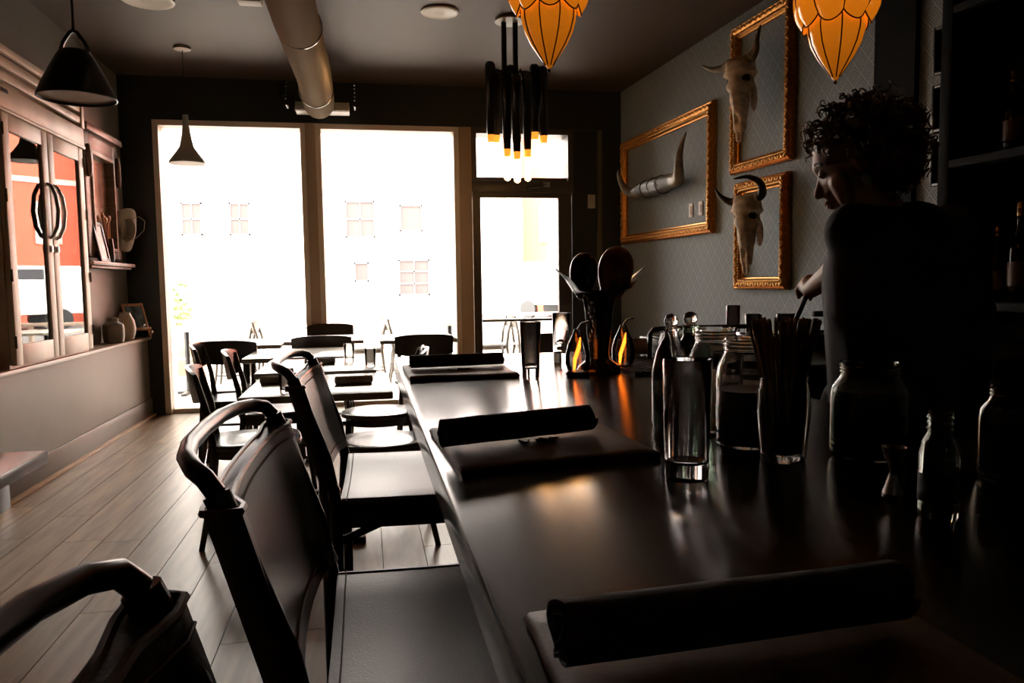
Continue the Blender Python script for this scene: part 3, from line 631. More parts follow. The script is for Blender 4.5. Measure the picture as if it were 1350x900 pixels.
def mason(label, x, y, r, h, m=M_glass, fill=None):
    t = empty('mason_jar', label, 'jar', (x, y, BT), 0, 'mason jars on the bar')
    nk = r*.74
    prof = [(.001, .0), (r*.86, .0), (r*.97, .006), (r, .016), (r, h*.66), (r*.96, h*.74), (nk*1.04, h*.84), (nk, h*.87)]
    for i in range(3): prof += [(nk*1.0, h*(.885+i*.033)), (nk*1.06, h*(.897+i*.033)), (nk*1.0, h*(.909+i*.033))]
    prof += [(nk*1.05, h), (nk*.97, h)]+[(nk*.93, h*.98), (nk*.93, h*.86), (r*.92, h*.72), (r*.95, h*.62), (r*.95, .02), (r*.8, .008), (.001, .008)]
    MB().lathe(prof, 36).build('glass_body', m, t, ang=60)
    e = MB()
    for k in range(7): e.box(-.018+k*.0055, -.018+k*.0055+.0028, -r-.0012, -r+.003, h*.40+.004*sin(k*2), h*.50)
    e.build('embossing', m, t)
    if fill: MB().lathe([(.001, .01), (r*.9, .012), (r*.93, .03), (r*.93, fill), (.001, fill)], 28).build('contents', mat('dark_contents', (.03, .02, .014), .4), t)
    return t
mason('clear mason jar behind the tall front glass, left of the other jars', .585, 1.20, .045, .178)
mason('clear mason jar just left of the bundle of straws', .575, 1.075, .045, .172, fill=.09)
mason('large dark mason jar right of the bundle of straws', .705, .96, .052, .140, M_glassdark, .10)
mason('dark glass jar at the right edge of the bar', .80, .80, .046, .125, M_glassdark, .08)

sj = empty('straw_jar', 'glass jar holding a flaring bundle of brown straws', 'straw holder', (.585, .985, BT))
MB().lathe([(.001, 0), (.030, 0), (.032, .004), (.038, .07), (.036, .10), (.032, .115), (.034, .120), (.031, .119), (.034, .10), (.035, .07), (.029, .01), (.001, .008)], 30).build('glass_body', M_glass, sj)
random.seed(5); M_straw = mat('brown_straw', (.34, .20, .10), .5, rand=.8, vary=.3)
for i in range(90):
    a = random.random()*2*pi; q = sqrt(random.random()); r0 = .024*q; r1 = .050*q
    MB().tube([(r0*cos(a), r0*sin(a), .012), (r1*cos(a)*.62, r1*sin(a)*.62, .12), (r1*cos(a), r1*sin(a), .198+.006*random.random())], .0022, 5).build('straw', M_straw, sj, smooth=True)
bt = empty('corked_bottle', 'small green glass bottle with a clear stopper behind the front glass', 'bottle', (.602, 1.34, BT))
MB().lathe([(.001, 0), (.036, 0), (.040, .006), (.040, .09), (.034, .12), (.016, .15), (.014, .155), (.014, .17), (.017, .174), (.011, .176)], 28).build('glass_body', solid_glass('green_glass', (.35, .5, .38)), bt)
MB().lathe([(.008, .17), (.008, .176), (.0115, .180), (.0135, .187), (.011, .196), (.005, .200), (.001, .2005)], 20).build('stopper', M_glass, bt)
b2 = empty('corked_bottle', 'small clear stoppered bottle at the left of the mason jars', 'bottle', (.532, 1.265, BT))
MB().lathe([(.001, 0), (.030, 0), (.034, .006), (.034, .10), (.026, .135), (.013, .16), (.013, .17), (.017, .174), (.010, .176)], 28).build('glass_body', M_glass, b2)
MB().lathe([(.008, .17), (.008, .176), (.011, .181), (.013, .188), (.009, .198), (.001, .201)], 20).build('stopper', M_glass, b2)
db = empty('screw_top_bottle', 'slim dark bottle with a screw-thread neck in the lower right shadow', 'bottle', (.60, .70, BT))
pr = [(.001, 0), (.018, 0), (.020, .004), (.020, .070), (.017, .084), (.0125, .092)]
for i in range(3): pr += [(.0115, .095+i*.006), (.0135, .098+i*.006), (.0115, .101+i*.006)]
MB().lathe(pr+[(.0125, .116), (.010, .118), (.009, .09), (.015, .08), (.017, .01), (.001, .006)], 24).build('glass_body', M_glassdark, db)
MB().lathe([(.0203, .02), (.0203, .05)], 24, cap=False).build('label', mat('dark_label2', (.05, .035, .02), .5), db)
jg = empty('steel_jigger', 'small steel jigger left of the screw-top bottle in shadow', 'jigger', (.615, .79, BT))
MB().lathe([(.011, 0), (.012, .002), (.005, .024), (.005, .028), (.014, .058), (.013, .057), (.004, .028), (.001, .028)], 24).build('cup', M_steel, jg)

# dark cactus sculpture and the two little oil lamps at its foot
sc = empty('cactus_sculpture', 'black cactus-like sculpture with two rounded paddles and pointed side leaves', 'sculpture', (.655, 2.08, BT))
M_cact = mat('black_glaze', (.014, .011, .010), .22, coat=.3); M_red = mat('oxblood_glaze', (.26, .07, .04), .3, coat=.3)
MB().lathe([(.001, 0), (.060, 0), (.064, .006), (.060, .016), (.030, .04), (.028, .06), (.036, .12), (.040, .17), (.046, .21), (.07, .235), (.001, .24)], 36, rad=lambda a, z: 1+.03*cos(a*10)).build('stem', M_cact, sc)
def paddle(c, r, ry, m, nm):
    M_ = Matrix.Translation(c) @ Matrix.Rotation(ry, 4, 'Y')
    MB().ell((0, 0, 0), r, 28, 20, M_, fn=lambda p, d: Vector((p.x*(1+.22*d.z), p.y*(1+.22*d.z), p.z))).build(nm, m, sc)
paddle((-.045, .0, .275), (.040, .030, .066), .10, M_cact, 'paddle'); paddle((.045, -.012, .278), (.050, .036, .080), .16, M_red, 'paddle')
def leaf(pts, wds, nm):
    rings = []
    for p, wv in zip(pts, wds): rings.append([(p[0], p[1]-wv, p[2]), (p[0], p[1], p[2]-wv*.25), (p[0], p[1]+wv, p[2]), (p[0], p[1], p[2]+.004)])
    MB().loft(rings).build(nm, M_cact, sc, ang=70)
leaf([(-.03, -.01, .225), (-.07, -.01, .235), (-.095, -.01, .268), (-.128, -.01, .293)], [.045, .042, .030, .003], 'leaf')
leaf([(.03, -.01, .225), (.08, -.01, .24), (.105, -.01, .27), (.135, -.01, .296)], [.045, .042, .032, .003], 'leaf')
c = MB()
for i in range(9): c.ell((-.034-.006*sin(i), -.046, .20-i*.013), (.0055, .0055, .0065), 8, 6)
stuff(c.build('bead_string', M_steel, sc))
M_flame = mat('flame', (1, .35, .05), .5, emit=(1, .17, .012), estr=3.5)
def oil_lamp(label, x, y, h):
    t = empty('oil_lamp', label, 'oil lamp', (x, y, BT), 0, 'little oil lamps')
    MB().lathe([(.030, 0), (.034, .004), (.034, .010), (.030, .014), (.001, .015)], 24).build('base', M_blackmetal, t)
    prof = [(.028, .014), (.034, .035), (.034, .06), (.026, .09), (.014, .115), (.009, .13)]
    MB().lathe(prof+[(r-.0016, z) for r, z in prof[::-1]], 30).build('chimney', M_pane, t)
    MB().tube([(-.010, 0, .016), (-.008, 0, .045), (.004, 0, .08), (.008, 0, .106)], [.003, .0055, .0055, .0015], 8).build('flame', M_flame, t)
    MB().tube([(.0, 0, .128), (.012, 0, .145), (.034, 0, .15)], .003, 6).build('hook', M_blackmetal, t)
oil_lamp('left little glass oil lamp with an orange flame at the sculpture', .570, 2.005, .14)
oil_lamp('right little glass oil lamp with an orange flame, behind the sculpture', .745, 2.13, .14)

mt = empty('bar_mat', 'black rubber grid mat on the bar behind the tall front glass', 'mat', (.83, 2.12, BT), .0)
g = MB().box(-.11, .11, -.16, .16, 0, .004)
for i in range(12): g.box(-.11+i*.0195, -.11+i*.0195+.005, -.16, .16, .004, .010)
for i in range(16): g.box(-.11, .11, -.16+i*.021, -.16+i*.021+.005, .004, .010)
g.build('grid', mat('brown_rubber', (.05, .03, .02), .4), mt, smooth=False)
pr_ = empty('paper_roll', 'pale rolled cloth lying at the back of the bar, left of the black rail', 'cloth roll', (.86, 2.50, BT+.03), .1)
MB().tube([(-.10, 0, 0), (-.098, 0, 0), (.10, 0, 0), (.102, 0, 0)], [.026, .029, .029, .026], 24).build('roll', mat('pale_cloth', (.40, .38, .34), .8), pr_); MB().tube([(.1005, 0, 0), (.104, 0, 0)], .012, 16).build('core', M_void, pr_)
ic = empty('bar_caddy', 'long low black bar caddy at the back of the counter', 'caddy', (1.45, 2.58, BT))
MB().box(-.45, .55, -.08, .10, 0, .055).build('body', M_black, ic, bevel=.006); MB().box(-.43, .53, -.06, .08, .055, .058).build('tray', M_blackmetal, ic, bevel=.002)
rl = empty('black_tube_rail', 'black bent tube rail behind the mason jars', 'rail', (1.14, 2.42, BT))
MB().tube([(-.20, 0, 0), (-.198, 0, .08), (-.185, 0, .094), (-.16, 0, .097), (.16, 0, .097), (.185, 0, .094), (.198, 0, .08), (.20, 0, 0)], .008, 10).build('tube', M_black, rl)
MB().prism([(-.18, .0), (-.10, .0), (-.10, .075), (-.155, .08)], -.01, .01, Matrix.Rotation(pi/2, 4, 'X')).build('panel', M_black, rl); MB().lathe([(.02, .0), (.022, .02), (.034, .075), (.034, .082)], 20, (.07, .05, 0)).build('cup', M_black, rl)
tumbler('rocks_glass', 'tall clear straight glass on the black caddy, right of the tube rail', 1.30, 2.53, BT+.058, .025, .108, .98, .012, group='glasses at the back of the bar')
tumbler('rocks_glass', 'short clear glass on the black caddy, just left of the straws', 1.385, 2.54, BT+.058, .030, .075, .9, .014, group='glasses at the back of the bar')
mixing = tumbler('mixing_glass', 'clear mixing glass under the bartender\'s hand', 1.47, 2.46, BT, .036, .135, .85, .012, group='glasses at the back of the bar')
rk = empty('black_bracket', 'small black two-armed bracket right of the mixing glass', 'bracket', (1.585, 2.40, BT))
MB().box(-.05, .09, -.01, .01, .125, .145).box(-.05, .09, -.01, .01, .07, .078).box(.07, .09, -.01, .01, 0, .145).build('arms', M_black, rk, bevel=.003)
# ---------------------------------------------------------------- counter stools, dining chairs and tables
def make_stool():
    t = empty('counter_stool', '', 'stool', (0, 0, 0), 0, 'leather stools along the bar')
    for sy in (-1, 1):
        MB().tube([(-.225, sy*.25, 0), (-.225, sy*.25, .60), (-.226, sy*.25, .70), (-.245, sy*.25, .80), (-.30, sy*.25, .955), (-.312, sy*.247, .985)], .0145, 10).build('leg', M_blackmetal, t)
        MB().tube([(.21, sy*.25, 0), (.21, sy*.25, .69)], .0145, 10).build('leg', M_blackmetal, t)
        MB().tube([(-.225, sy*.25, .678), (.215, sy*.25, .678)], .013, 10).build('seat_rail', M_blackmetal, t)
        MB().tube([(-.225, sy*.25, .22), (.21, sy*.25, .22)], .010, 8).build('foot_rest', M_blackmetal, t)
    MB().tube([(.21, -.25, .30), (.21, .25, .30)], .010, 8).build('foot_rest', M_blackmetal, t)
    pts = [(-.312, -.247, .985), (-.324, -.240, 1.000), (-.340, -.218, 1.006), (-.357, -.17, 1.009), (-.368, -.10, 1.010), (-.371, 0, 1.010)]
    pts = pts+[(x, -y, z) for x, y, z in pts[-2::-1]]
    MB().tube(pts, .0108, 12).build('back_bow', M_blackmetal, t)
    for sg in (-1, 1): MB().tube([(-.225, -sg*.25, .60), (0, 0, .60+.012*sg), (.21, sg*.25, .60)], .010, 8).build('cross_brace', M_blackmetal, t)
    # sling seat: leather drawn over the side rails
    half = [(.272, .640), (.276, .665), (.272, .69), (.260, .700), (.235, .702), (.15, .696), (.07, .691), (0, .690)]
    sec = half+[(-y, z) for y, z in half[-2::-1]]; thick = [(y*.985, z-.009) if abs(y) < .25 else (y-.008*(1 if y > 0 else -1), z-(.004 if z > .68 else 0)) for y, z in sec]
    rings = []
    for i in range(9):
        x = -.215+.435*i/8; rings.append([(x, y, z-.003*sin(pi*i/8)) for y, z in sec]+[(x, y, z-.003*sin(pi*i/8)) for y, z in thick[::-1]])
    s_ = MB().loft(rings).build('seat', M_seat, t, ang=60)
    st = MB()
    for x in (-.20, .205): st.tube([(x, y, z+.0008) for y, z in sec[3:-3]], .0014, 5)
    for sy in (-1, 1): st.tube([(-.212+.43*k/8, sy*.247, .7022-.003*sin(pi*k/8)) for k in range(9)], .0014, 5)
    st.build('stitching', mat('pale_thread', (.20, .18, .15), .7), s_)
    # leather back panel wrapped round both uprights
    def bx(z): return -.228-(z-.70)*.285 if z > .74 else -.232
    rings = []
    for i in range(13):
        z = .725+.245*i/12; row = []; th = .019
        m = [(-.27, 0)]+[(-.262, -th), (-.235, -th-.001)]+[(-.235+.47*k/10, -.012) for k in range(1, 10)]+[(.235, -th-.001), (.262, -th), (.27, 0), (.262, th), (.235, th+.001)]+[(.235-.47*k/10, .008) for k in range(1, 10)]+[(-.235, th+.001), (-.262, th)]
        for y, o in m:
            sag = -.022*(1-(y/.25)**2)*(abs(y) < .25); dz = -.012*(1-(y/.27)**2)*(i/12)
            row.append((bx(z)+o+sag, y, z+dz))
        rings.append(row)
    p = MB().loft(rings).build('backrest', M_leather, t, ang=65)
    pp = MB()
    for zi in (1, 11): pp.tube([(v[0]+.0012, v[1], v[2]) for v in rings[zi][14:26]], .0014, 5)
    pp.build('stitching', mat('brown_thread', (.12, .08, .05), .7), p)
    MB().tube([rings[12][k] for k in range(len(rings[12]))], .0045, 6, True).build('top_piping', mat('worn_brown_leather', (.14, .085, .05), .35), p)
    return t
st = make_stool()
place(st, (.155, 1.065, 0), 0, 'leather bar stool second from the camera, its curved back rail before the aisle')
def all_copy(o, loc, rz, label):
    c = copy_tree(o); c.location = loc; c.rotation_euler = (0, 0, rz); c['label'] = label; return c
all_copy(st, (.165, .345, 0), radians(4), 'leather bar stool nearest the camera, only its back in the lower left corner')
all_copy(st, (.150, 2.02, 0), radians(-1), 'leather bar stool third from the camera, its pale seat in the light')

M_chair = mat('black_bentwood', (.045, .037, .030), .24, vary=.2, vscale=(10, 10, 10)); M_cseat = mat('grey_chair_seat', (.11, .105, .095), .26)
def make_chair(rnd):
    t = empty('dining_chair', '', 'chair', (0, 0, 0), 0, 'dining chairs')
    n = 40; rings = []
    for z, k in ((.445, .94), (.450, 1.0), (.466, 1.0), (.472, .96), (.466, .6), (.464, .05)):
        row = []
        for j in range(n):
            a = 2*pi*j/n; e = 1.0 if rnd else .55
            row.append((.215*k*abs(cos(a))**e*(1 if cos(a) > 0 else -1), .215*k*abs(sin(a))**e*(1 if sin(a) > 0 else -1), z))
        rings.append(row)
    MB().loft(rings).build('seat', M_cseat, t, ang=60)
    MB().loft([[(x*.93, y*.93, z) for x, y, z in rings[0]][:], [(x*.93, y*.93, .405) for x, y, z in rings[0]]]).build('seat_apron', M_chair, t)
    for sx, sy in ((1, 1), (1, -1)): MB().tube([(.16*sx, .15*sy, .44), (.18*sx, .17*sy, .2), (.205*sx, .19*sy, 0)], [.018, .016, .012], 10).build('leg', M_chair, t)
    for sy in (-1, 1):
        MB().tube([(-.25, .19*sy, 0), (-.205, .18*sy, .22), (-.18, .17*sy, .44), (-.20, .18*sy, .62), (-.245, .19*sy, .80)], [.013, .016, .018, .016, .013], 10).build('leg', M_chair, t)
    if rnd:
        MB().tube([(-.17, -.13, .45), (-.22, -.16, .60), (-.25, -.15, .74), (-.262, -.08, .815), (-.265, 0, .835), (-.262, .08, .815), (-.25, .15, .74), (-.22, .16, .60), (-.17, .13, .45)], .010, 10).build('back_hoop', M_chair, t)
        MB().tube([(.17*cos(a*pi/12), .16*sin(a*pi/12), .25) for a in range(24)], .009, 8, True).build('stretcher_ring', M_chair, t)
    else:
        for sy in (-1, 1): MB().tube([(-.22, .18*sy, .2), (.18, .17*sy, .2)], .009, 8).build('stretcher', M_chair, t)
        MB().tube([(0, -.17, .2), (0, .17, .2)], .009, 8).build('stretcher', M_chair, t)
    rings = []
    for i in range(13):
        y = -.215+.43*i/12; x = -.24-.045*(1-(y/.215)**2); c = abs(y)/.215; h0, h1 = .665+.02*c**3, .83-.02*c**3
        rings.append([(x-.008+.02, y, h0), (x-.010-.004, y, h1), (x+.008-.004, y, h1), (x+.008+.02, y, h0)])
    MB().loft(rings).build('backrest', M_chair, t, ang=60)
    return t
CR = make_chair(True); CS = make_chair(False)
used = {}
def chair(kind, x, y, deg, label):
    src = CR if kind else CS
    if kind not in used: used[kind] = 1; place(src, (x, y, 0), radians(deg), label); return src
    return all_copy(src, (x, y, 0), radians(deg), label)
chair(1, .05, 3.60, 180, 'bentwood chair with a round pale seat just past the bar stools, back to the bar')
chair(1, .06, 4.42, 178, 'bentwood chair with a round pale seat, second one past the bar stools')
chair(0, -.54, 3.80, 8, 'square seated black chair nearest the camera along the aisle')
chair(0, -.53, 4.66, 4, 'square seated black chair second along the aisle')
chair(0, -.82, 5.22, 4, 'square seated black chair third along the aisle')
chair(0, -.95, 5.72, 88, 'black chair facing the left window, its back seen against the glass')
chair(0, -.33, 5.98, 92, 'black chair facing the window mullion, its back to the camera')
chair(0, .42, 5.84, 90, 'black chair facing the right window, its back to the camera')
chair(0, -.33, 7.20, -90, 'black chair close to the window mullion, facing the room')
chair(0, 1.35, 5.6, 85, 'black chair standing before the glass door beyond the bar')
M_ttop = mat('pale_table_top', (.46, .42, .36), .22, vary=.12, vscale=(20, 3, 20))
def make_table():
    t = empty('dining_table', '', 'table', (0, 0, 0), 0, 'small dining tables')
    MB().box(-.31, .31, -.36, .36, .72, .75).build('tabletop', M_ttop, t, bevel=.005)
    MB().lathe([(.03, .03), (.028, .1), (.028, .70), (.12, .71), (.12, .72)], 20).build('column', M_blackmetal, t)
    MB().box(-.18, .18, -.03, .03, 0, .03).box(-.03, .03, -.28, .28, 0, .031).build('foot', M_blackmetal, t, bevel=.006)
    return t
tb = make_table(); tl = [(-.205, 3.54), (-.26, 4.40), (-.45, 5.25), (-.95, 6.36), (.42, 6.48), (-.33, 6.62)]
tlab = ['pale dining table just beyond the third bar stool', 'pale dining table, second beyond the bar stools', 'pale dining table, third beyond the bar stools', 'pale dining table nearest the left window and wall', 'pale dining table before the right window', 'pale dining table before the window mullion']
for i, (x, y) in enumerate(tl):
    o = tb if i == 0 else copy_tree(tb); place(o, (x, y, 0), 0, tlab[i])
def tableroll(x, y, rz, label):
    t = empty('table_napkin', label, 'napkin', (x, y, .75), rz, 'napkins on the dining tables')
    MB().tube([(-.085, 0, .018), (-.08, 0, .018), (.08, 0, .018), (.085, 0, .018)], [.010, .018, .018, .010], 16).build('cloth', M_cloth2, t)
tableroll(-.06, 3.50, 0, 'pale rolled napkin on the right half of the nearest dining table'); tableroll(-.40, 3.62, .1, 'pale rolled napkin on the left half of the nearest dining table'); tableroll(-.26, 4.42, 0, 'pale rolled napkin on the second dining table')
for x, y, lab in ((-.335, 3.30, 'small glass at the near edge of the nearest dining table'), (.02, 4.2, 'small glass on the second dining table'), (-.10, 4.6, 'small glass at the far side of the second dining table')):
    tumbler('water_glass', lab, x, y, .75, .032, .10, .85, .012, group='water glasses on the dining tables')

lt = empty('side_table', 'dark red-brown table cut by the left edge of the frame', 'table', (-1.28, 1.55, 0))
MB().box(-.42, .40, -.75, .75, .715, .75).build('tabletop', mat('red_brown_top', (.11, .04, .025), .2, vary=.4, vscale=(5, 40, 40)), lt, bevel=.004)
MB().lathe([(.035, .03), (.035, .70), (.16, .715)], 20).build('column', M_blackmetal, lt); MB().box(-.28, .28, -.03, .03, 0, .03).box(-.03, .03, -.28, .28, 0, .031).build('foot', M_blackmetal, lt, bevel=.006)
# ---------------------------------------------------------------- the person behind the bar
F = Vector((-.30, .954, 0)); Lf = Vector((-.954, -.30, 0)); UP = Vector((0, 0, 1)); P = Vector((1.355, 1.70, 0))
def pp(f, l, z): return P+F*f+Lf*l+UP*z
M_skin = mat('skin', (.42, .24, .16), .48, vary=.08, vscale=(20, 20, 20)); M_shirt = mat('black_shirt', (.010, .010, .011), .8); M_hair = mat('brown_curls', (.075, .045, .026), .5)
per = empty('person', 'person with curly brown hair and a black shirt behind the bar, stirring a glass', 'person', (P.x, P.y, 0))
def remesh(mb, name, m, vox, parent, smooth_it=6):
    o = mb.build('tmp', m); md = o.modifiers.new('r', 'REMESH'); md.mode = 'VOXEL'; md.voxel_size = vox
    sm = o.modifiers.new('s', 'SMOOTH'); sm.factor = .5; sm.iterations = smooth_it
    dg = bpy.context.evaluated_depsgraph_get(); me = bpy.data.meshes.new_from_object(o.evaluated_get(dg)); me.name = name
    bpy.data.objects.remove(o)
    me.polygons.foreach_set('use_smooth', [True]*len(me.polygons)); me.materials.clear(); me.materials.append(m)
    me.transform(Matrix.Translation(-P))
    n = bpy.data.objects.new(name, me); S.collection.objects.link(n); n.parent = parent; return n
# joints
neck0 = pp(.02, .02, 1.325); head = Vector((1.234, 1.755, 1.497)); shL = pp(.03, .175, 1.315); shR = pp(.02, -.185, 1.315)
elL = Vector((1.315, 1.885, 1.245)); wrL = Vector((1.335, 2.10, 1.165)); elR = pp(.14, -.25, 1.07); wrR = Vector((1.60, 2.16, 1.03))
hF = Vector((-.80, .60, 0)).normalized(); hL = Vector((-hF.y, hF.x, 0))            # where the head looks
tiltf = .42
hf = (hF*cos(tiltf)-UP*sin(tiltf)); hu = (UP*cos(tiltf)+hF*sin(tiltf))
HM = Matrix(((hf.x, hL.x, hu.x, head.x), (hf.y, hL.y, hu.y, head.y), (hf.z, hL.z, hu.z, head.z), (0, 0, 0, 1)))
def headfn(p, d):
    x, y, z = p
    if z < 0: y *= 1+.35*z/.13; x += .012*(-z/.12) if x > 0 else -.25*x*(-z/.12)     # jaw narrows, nape recedes
    if x > .05:
        for sg in (-1, 1): x -= .012*exp(-((z+.0)/.014)**2-((y-sg*.033)/.02)**2)      # eye hollows
        x += .006*exp(-((z-.025)/.012)**2)                                            # brow
        x += .006*exp(-((z+.105)/.02)**2-(y/.03)**2)                                  # chin
    return Vector((x, y, z))
b = MB()
b.ell((0, 0, 0), (.098, .077, .122), 40, 32, HM, headfn)
for a_, c_, r0, r1 in (((.088, 0, -.002), (.112, 0, -.040), .009, .013), ((.090, .0, -.068), (.094, 0, -.068), .016, .012), ((.092, 0, -.080), (.095, 0, -.080), .015, .011)):
    b.capsule(HM @ Vector(a_), HM @ Vector(c_), r0, r1)
for sg in (-1, 1):
    b.ell((-.005, sg*.078, -.015), (.020, .008, .031), 14, 10, HM); b.capsule(HM @ Vector((.085, sg*.022, -.047)), HM @ Vector((.093, sg*.010, -.049)), .009, .009)
    b.capsule(HM @ Vector((.05, sg*.045, -.04)), HM @ Vector((.055, sg*.03, -.09)), .03, .022)
b.capsule(neck0-UP*.03, head-UP*.07-hF*.02, .060, .052)
b.capsule(pp(0, 0, 1.24), pp(.02, 0, 1.30), .12, .09); b.capsule(neck0-UP*.04, shL, .055, .052); b.capsule(neck0-UP*.04, shR, .055, .052)
b.capsule(pp(-.01, .08, .98), pp(.01, .10, 1.22), .10, .115); b.capsule(pp(-.01, -.08, .98), pp(.01, -.10, 1.22), .10, .115)
for l in (.09, -.09):
    b.capsule(pp(0, l, .88), pp(.01, l*1.05, .48), .092, .056); b.capsule(pp(.01, l*1.05, .48), pp(-.03, l*1.1, .09), .054, .036); b.capsule(pp(-.05, l*1.1, .04), pp(.14, l*1.3, .03), .038, .03)
for s_, e_, w_ in ((shL, elL, wrL), (shR, elR, wrR)):
    b.capsule(s_, e_, .050, .040); b.capsule(e_, e_.lerp(w_, .35), .040, .040); b.capsule(e_.lerp(w_, .35), w_, .040, .026)
# left hand closed on the rod, thumb on top
rodd = (Vector((1.462, 2.445, 1.0))-Vector((1.375, 2.20, 1.155))).normalized()
grip = Vector((1.378, 2.185, 1.158)); pa = (grip-wrL).normalized(); side = rodd.cross(pa).normalized()
e1 = rodd.cross(UP).normalized(); e2 = rodd.cross(e1)
b.capsule(wrL, grip-rodd*.01+UP*.012, .027, .030); b.capsule(grip-rodd*.03+UP*.018, grip+rodd*.025+UP*.018, .022, .020)
back = UP+Vector((-.4, 0, 0)); back = (back-rodd*back.dot(rodd)).normalized(); e1 = back; e2 = rodd.cross(e1)
for i in range(4):
    o_ = grip+rodd*(-.030+.0195*i); L_ = [.95, 1.06, 1.0, .82][i]; pts = []
    for k in range(6):
        a_ = .1+k*.62*L_; rr = .0235-.0015*k; pts.append(o_+(e1*cos(a_)+e2*sin(a_))*rr+rodd*(.002*k))
    for k in range(5): b.capsule(pts[k], pts[k+1], .0098-.0006*k, .0092-.0006*k, 8)
tp_ = [grip-rodd*.035+e1*.024, grip-rodd*.002+e1*.018-e2*.024, grip+rodd*.028-e2*.022+e1*.006]
b.capsule(tp_[0], tp_[1], .014, .011, 10); b.capsule(tp_[1], tp_[2], .011, .009, 10)
# right hand resting on the caddy's edge
d = (Vector((1.60, 2.30, 1.015))-wrR).normalized(); sd = d.cross(UP).normalized(); pm_ = wrR+d*.075
b.capsule(wrR, wrR+d*.03, .026, .028)
for i in range(4):
    o_ = pm_+sd*(-.03+.02*i); q1 = o_+d*(.030+.004*(1 if i in (1, 2) else 0))-UP*.006; q2 = q1+d*.024-UP*.010; b.capsule(wrR+d*.02+sd*(-.018+.012*i), o_, .016, .0115, 8); b.capsule(o_, q1, .010, .009, 8); b.capsule(q1, q2, .009, .0078, 8)
b.capsule(wrR+d*.02-sd*.02, wrR+d*.055-sd*.05, .014, .011, 8); b.capsule(wrR+d*.055-sd*.05, wrR+d*.085-sd*.052-UP*.006, .011, .009, 8)
body = remesh(b, 'body', M_skin, .0055, per, 4)
# face
for sg in (-1, 1):
    e_ = MB().ell((.080, sg*.033, -.001), (.0125, .0125, .0125), 14, 10, HM).build('eye', mat('eye_white', (.7, .66, .6), .2), per); e_.location = -P
    i_ = MB().ell((.0905, sg*.033, -.002), (.0035, .0055, .0055), 12, 8, HM).build('iris', mat('iris_brown', (.04, .02, .01), .15), per); i_.location = -P
    n_ = MB().tube([HM @ Vector((.082, sg*.014, .022)), HM @ Vector((.088, sg*.033, .029)), HM @ Vector((.074, sg*.054, .020))], .0045, 6).build('eyebrow', M_hair, per); n_.location = -P
o = MB().ell((.103, 0, -.069), (.006, .020, .005), 14, 8, HM).ell((.101, 0, -.079), (.007, .018, .006), 14, 8, HM).build('lips', mat('lip_skin', (.36, .13, .10), .4), per); o.location = -P
# shirt
b = MB()
b.capsule(pp(-.01, .07, .90), pp(.012, .095, 1.20), .150, .140); b.capsule(pp(-.01, -.07, .90), pp(.012, -.10, 1.20), .150, .142); b.capsule(pp(.04, 0, .92), pp(.06, 0, 1.15), .14, .12)
b.capsule(pp(-.03, 0, 1.20), pp(-.01, 0, 1.29), .14, .10); b.capsule(pp(.0, .04, 1.295), shL-UP*.005, .080, .072); b.capsule(pp(.0, -.04, 1.295), shR-UP*.005, .082, .076)
b.capsule(shL, shL.lerp(elL, .62), .070, .060); b.capsule(shR, shR.lerp(elR, .80), .078, .070)
b.capsule(shL-UP*.03, pp(.02, .15, 1.12), .06, .09); b.capsule(shR-UP*.03, pp(.0, -.17, 1.10), .075, .11)
for i in range(10):
    a_ = i*.63; b.ell((P.x+F.x*.16*cos(a_)+Lf.x*.20*sin(a_), P.y+F.y*.16*cos(a_)+Lf.y*.20*sin(a_), .84), (.035, .035, .09), 10, 8)
remesh(b, 'shirt', M_shirt, .010, per, 5)
b = MB(); b.capsule(pp(0, .09, .86), pp(.01, .095, .48), .112, .082); b.capsule(pp(0, -.09, .86), pp(.01, -.095, .48), .112, .082); b.capsule(pp(.01, .095, .48), pp(-.03, .10, .10), .080, .068); b.capsule(pp(.01, -.095, .48), pp(-.03, -.10, .10), .080, .068); b.capsule(pp(0, .07, .88), pp(0, -.07, .88), .118, .118)
remesh(b, 'trousers', M_shirt, .012, per, 4)
b = MB()
for l in (.10, -.10): b.capsule(pp(-.06, l*1.1, .045), pp(.16, l*1.3, .036), .046, .036)
remesh(b, 'shoes', M_black, .010, per, 2)
# hair: a cap under some hundreds of curls
random.seed(11); b = MB()
def capfn(p, d):
    k = 1+.16*noise.noise((d.x*4, d.y*4, d.z*4))
    return Vector((p.x*k, p.y*k, p.z*k))
b.ell((-.028, 0, .030), (.108, .098, .112), 40, 30, HM, capfn)
b.ell((-.060, 0, -.035), (.075, .085, .085), 30, 22, HM, capfn)
hair = b.build('hair', M_hair, per); hair.location = -P
cu = MB()
for i in range(420):
    while True:
        dv = Vector((random.uniform(-1, 1), random.uniform(-1, 1), random.uniform(-.8, 1)))
        if .2 < dv.length < 1: break
    dv.normalize()
    if dv.x > .55 and dv.z < .45: continue
    if dv.z < -.15 and dv.x > .05: continue
    base = Vector((-.03, 0, .025))+Vector((dv.x*.106, dv.y*.096, dv.z*.110)); out = Vector((dv.x, dv.y, dv.z*.8)); dn = (out*.55+Vector((0, 0, -.75))+Vector((random.uniform(-.4, .4), random.uniform(-.4, .4), random.uniform(-.2, .5)))).normalized()
    sx = dn.cross(Vector((.3, .5, .2))).normalized(); sy = dn.cross(sx); Lc = random.uniform(.03, .06); rc = random.uniform(.007, .013); ph0 = random.random()*6; pts = []
    for k in range(13):
        f = k/12; a_ = ph0+f*2*pi*random.uniform(1.6, 1.75); pts.append(HM @ (base+out*(.012+.012*sin(pi*f))+dn*Lc*f+(sx*cos(a_)+sy*sin(a_))*rc*(.5+.5*f)))
    cu.tube(pts, [.0035*(1-.6*k/12) for k in range(13)], 5)
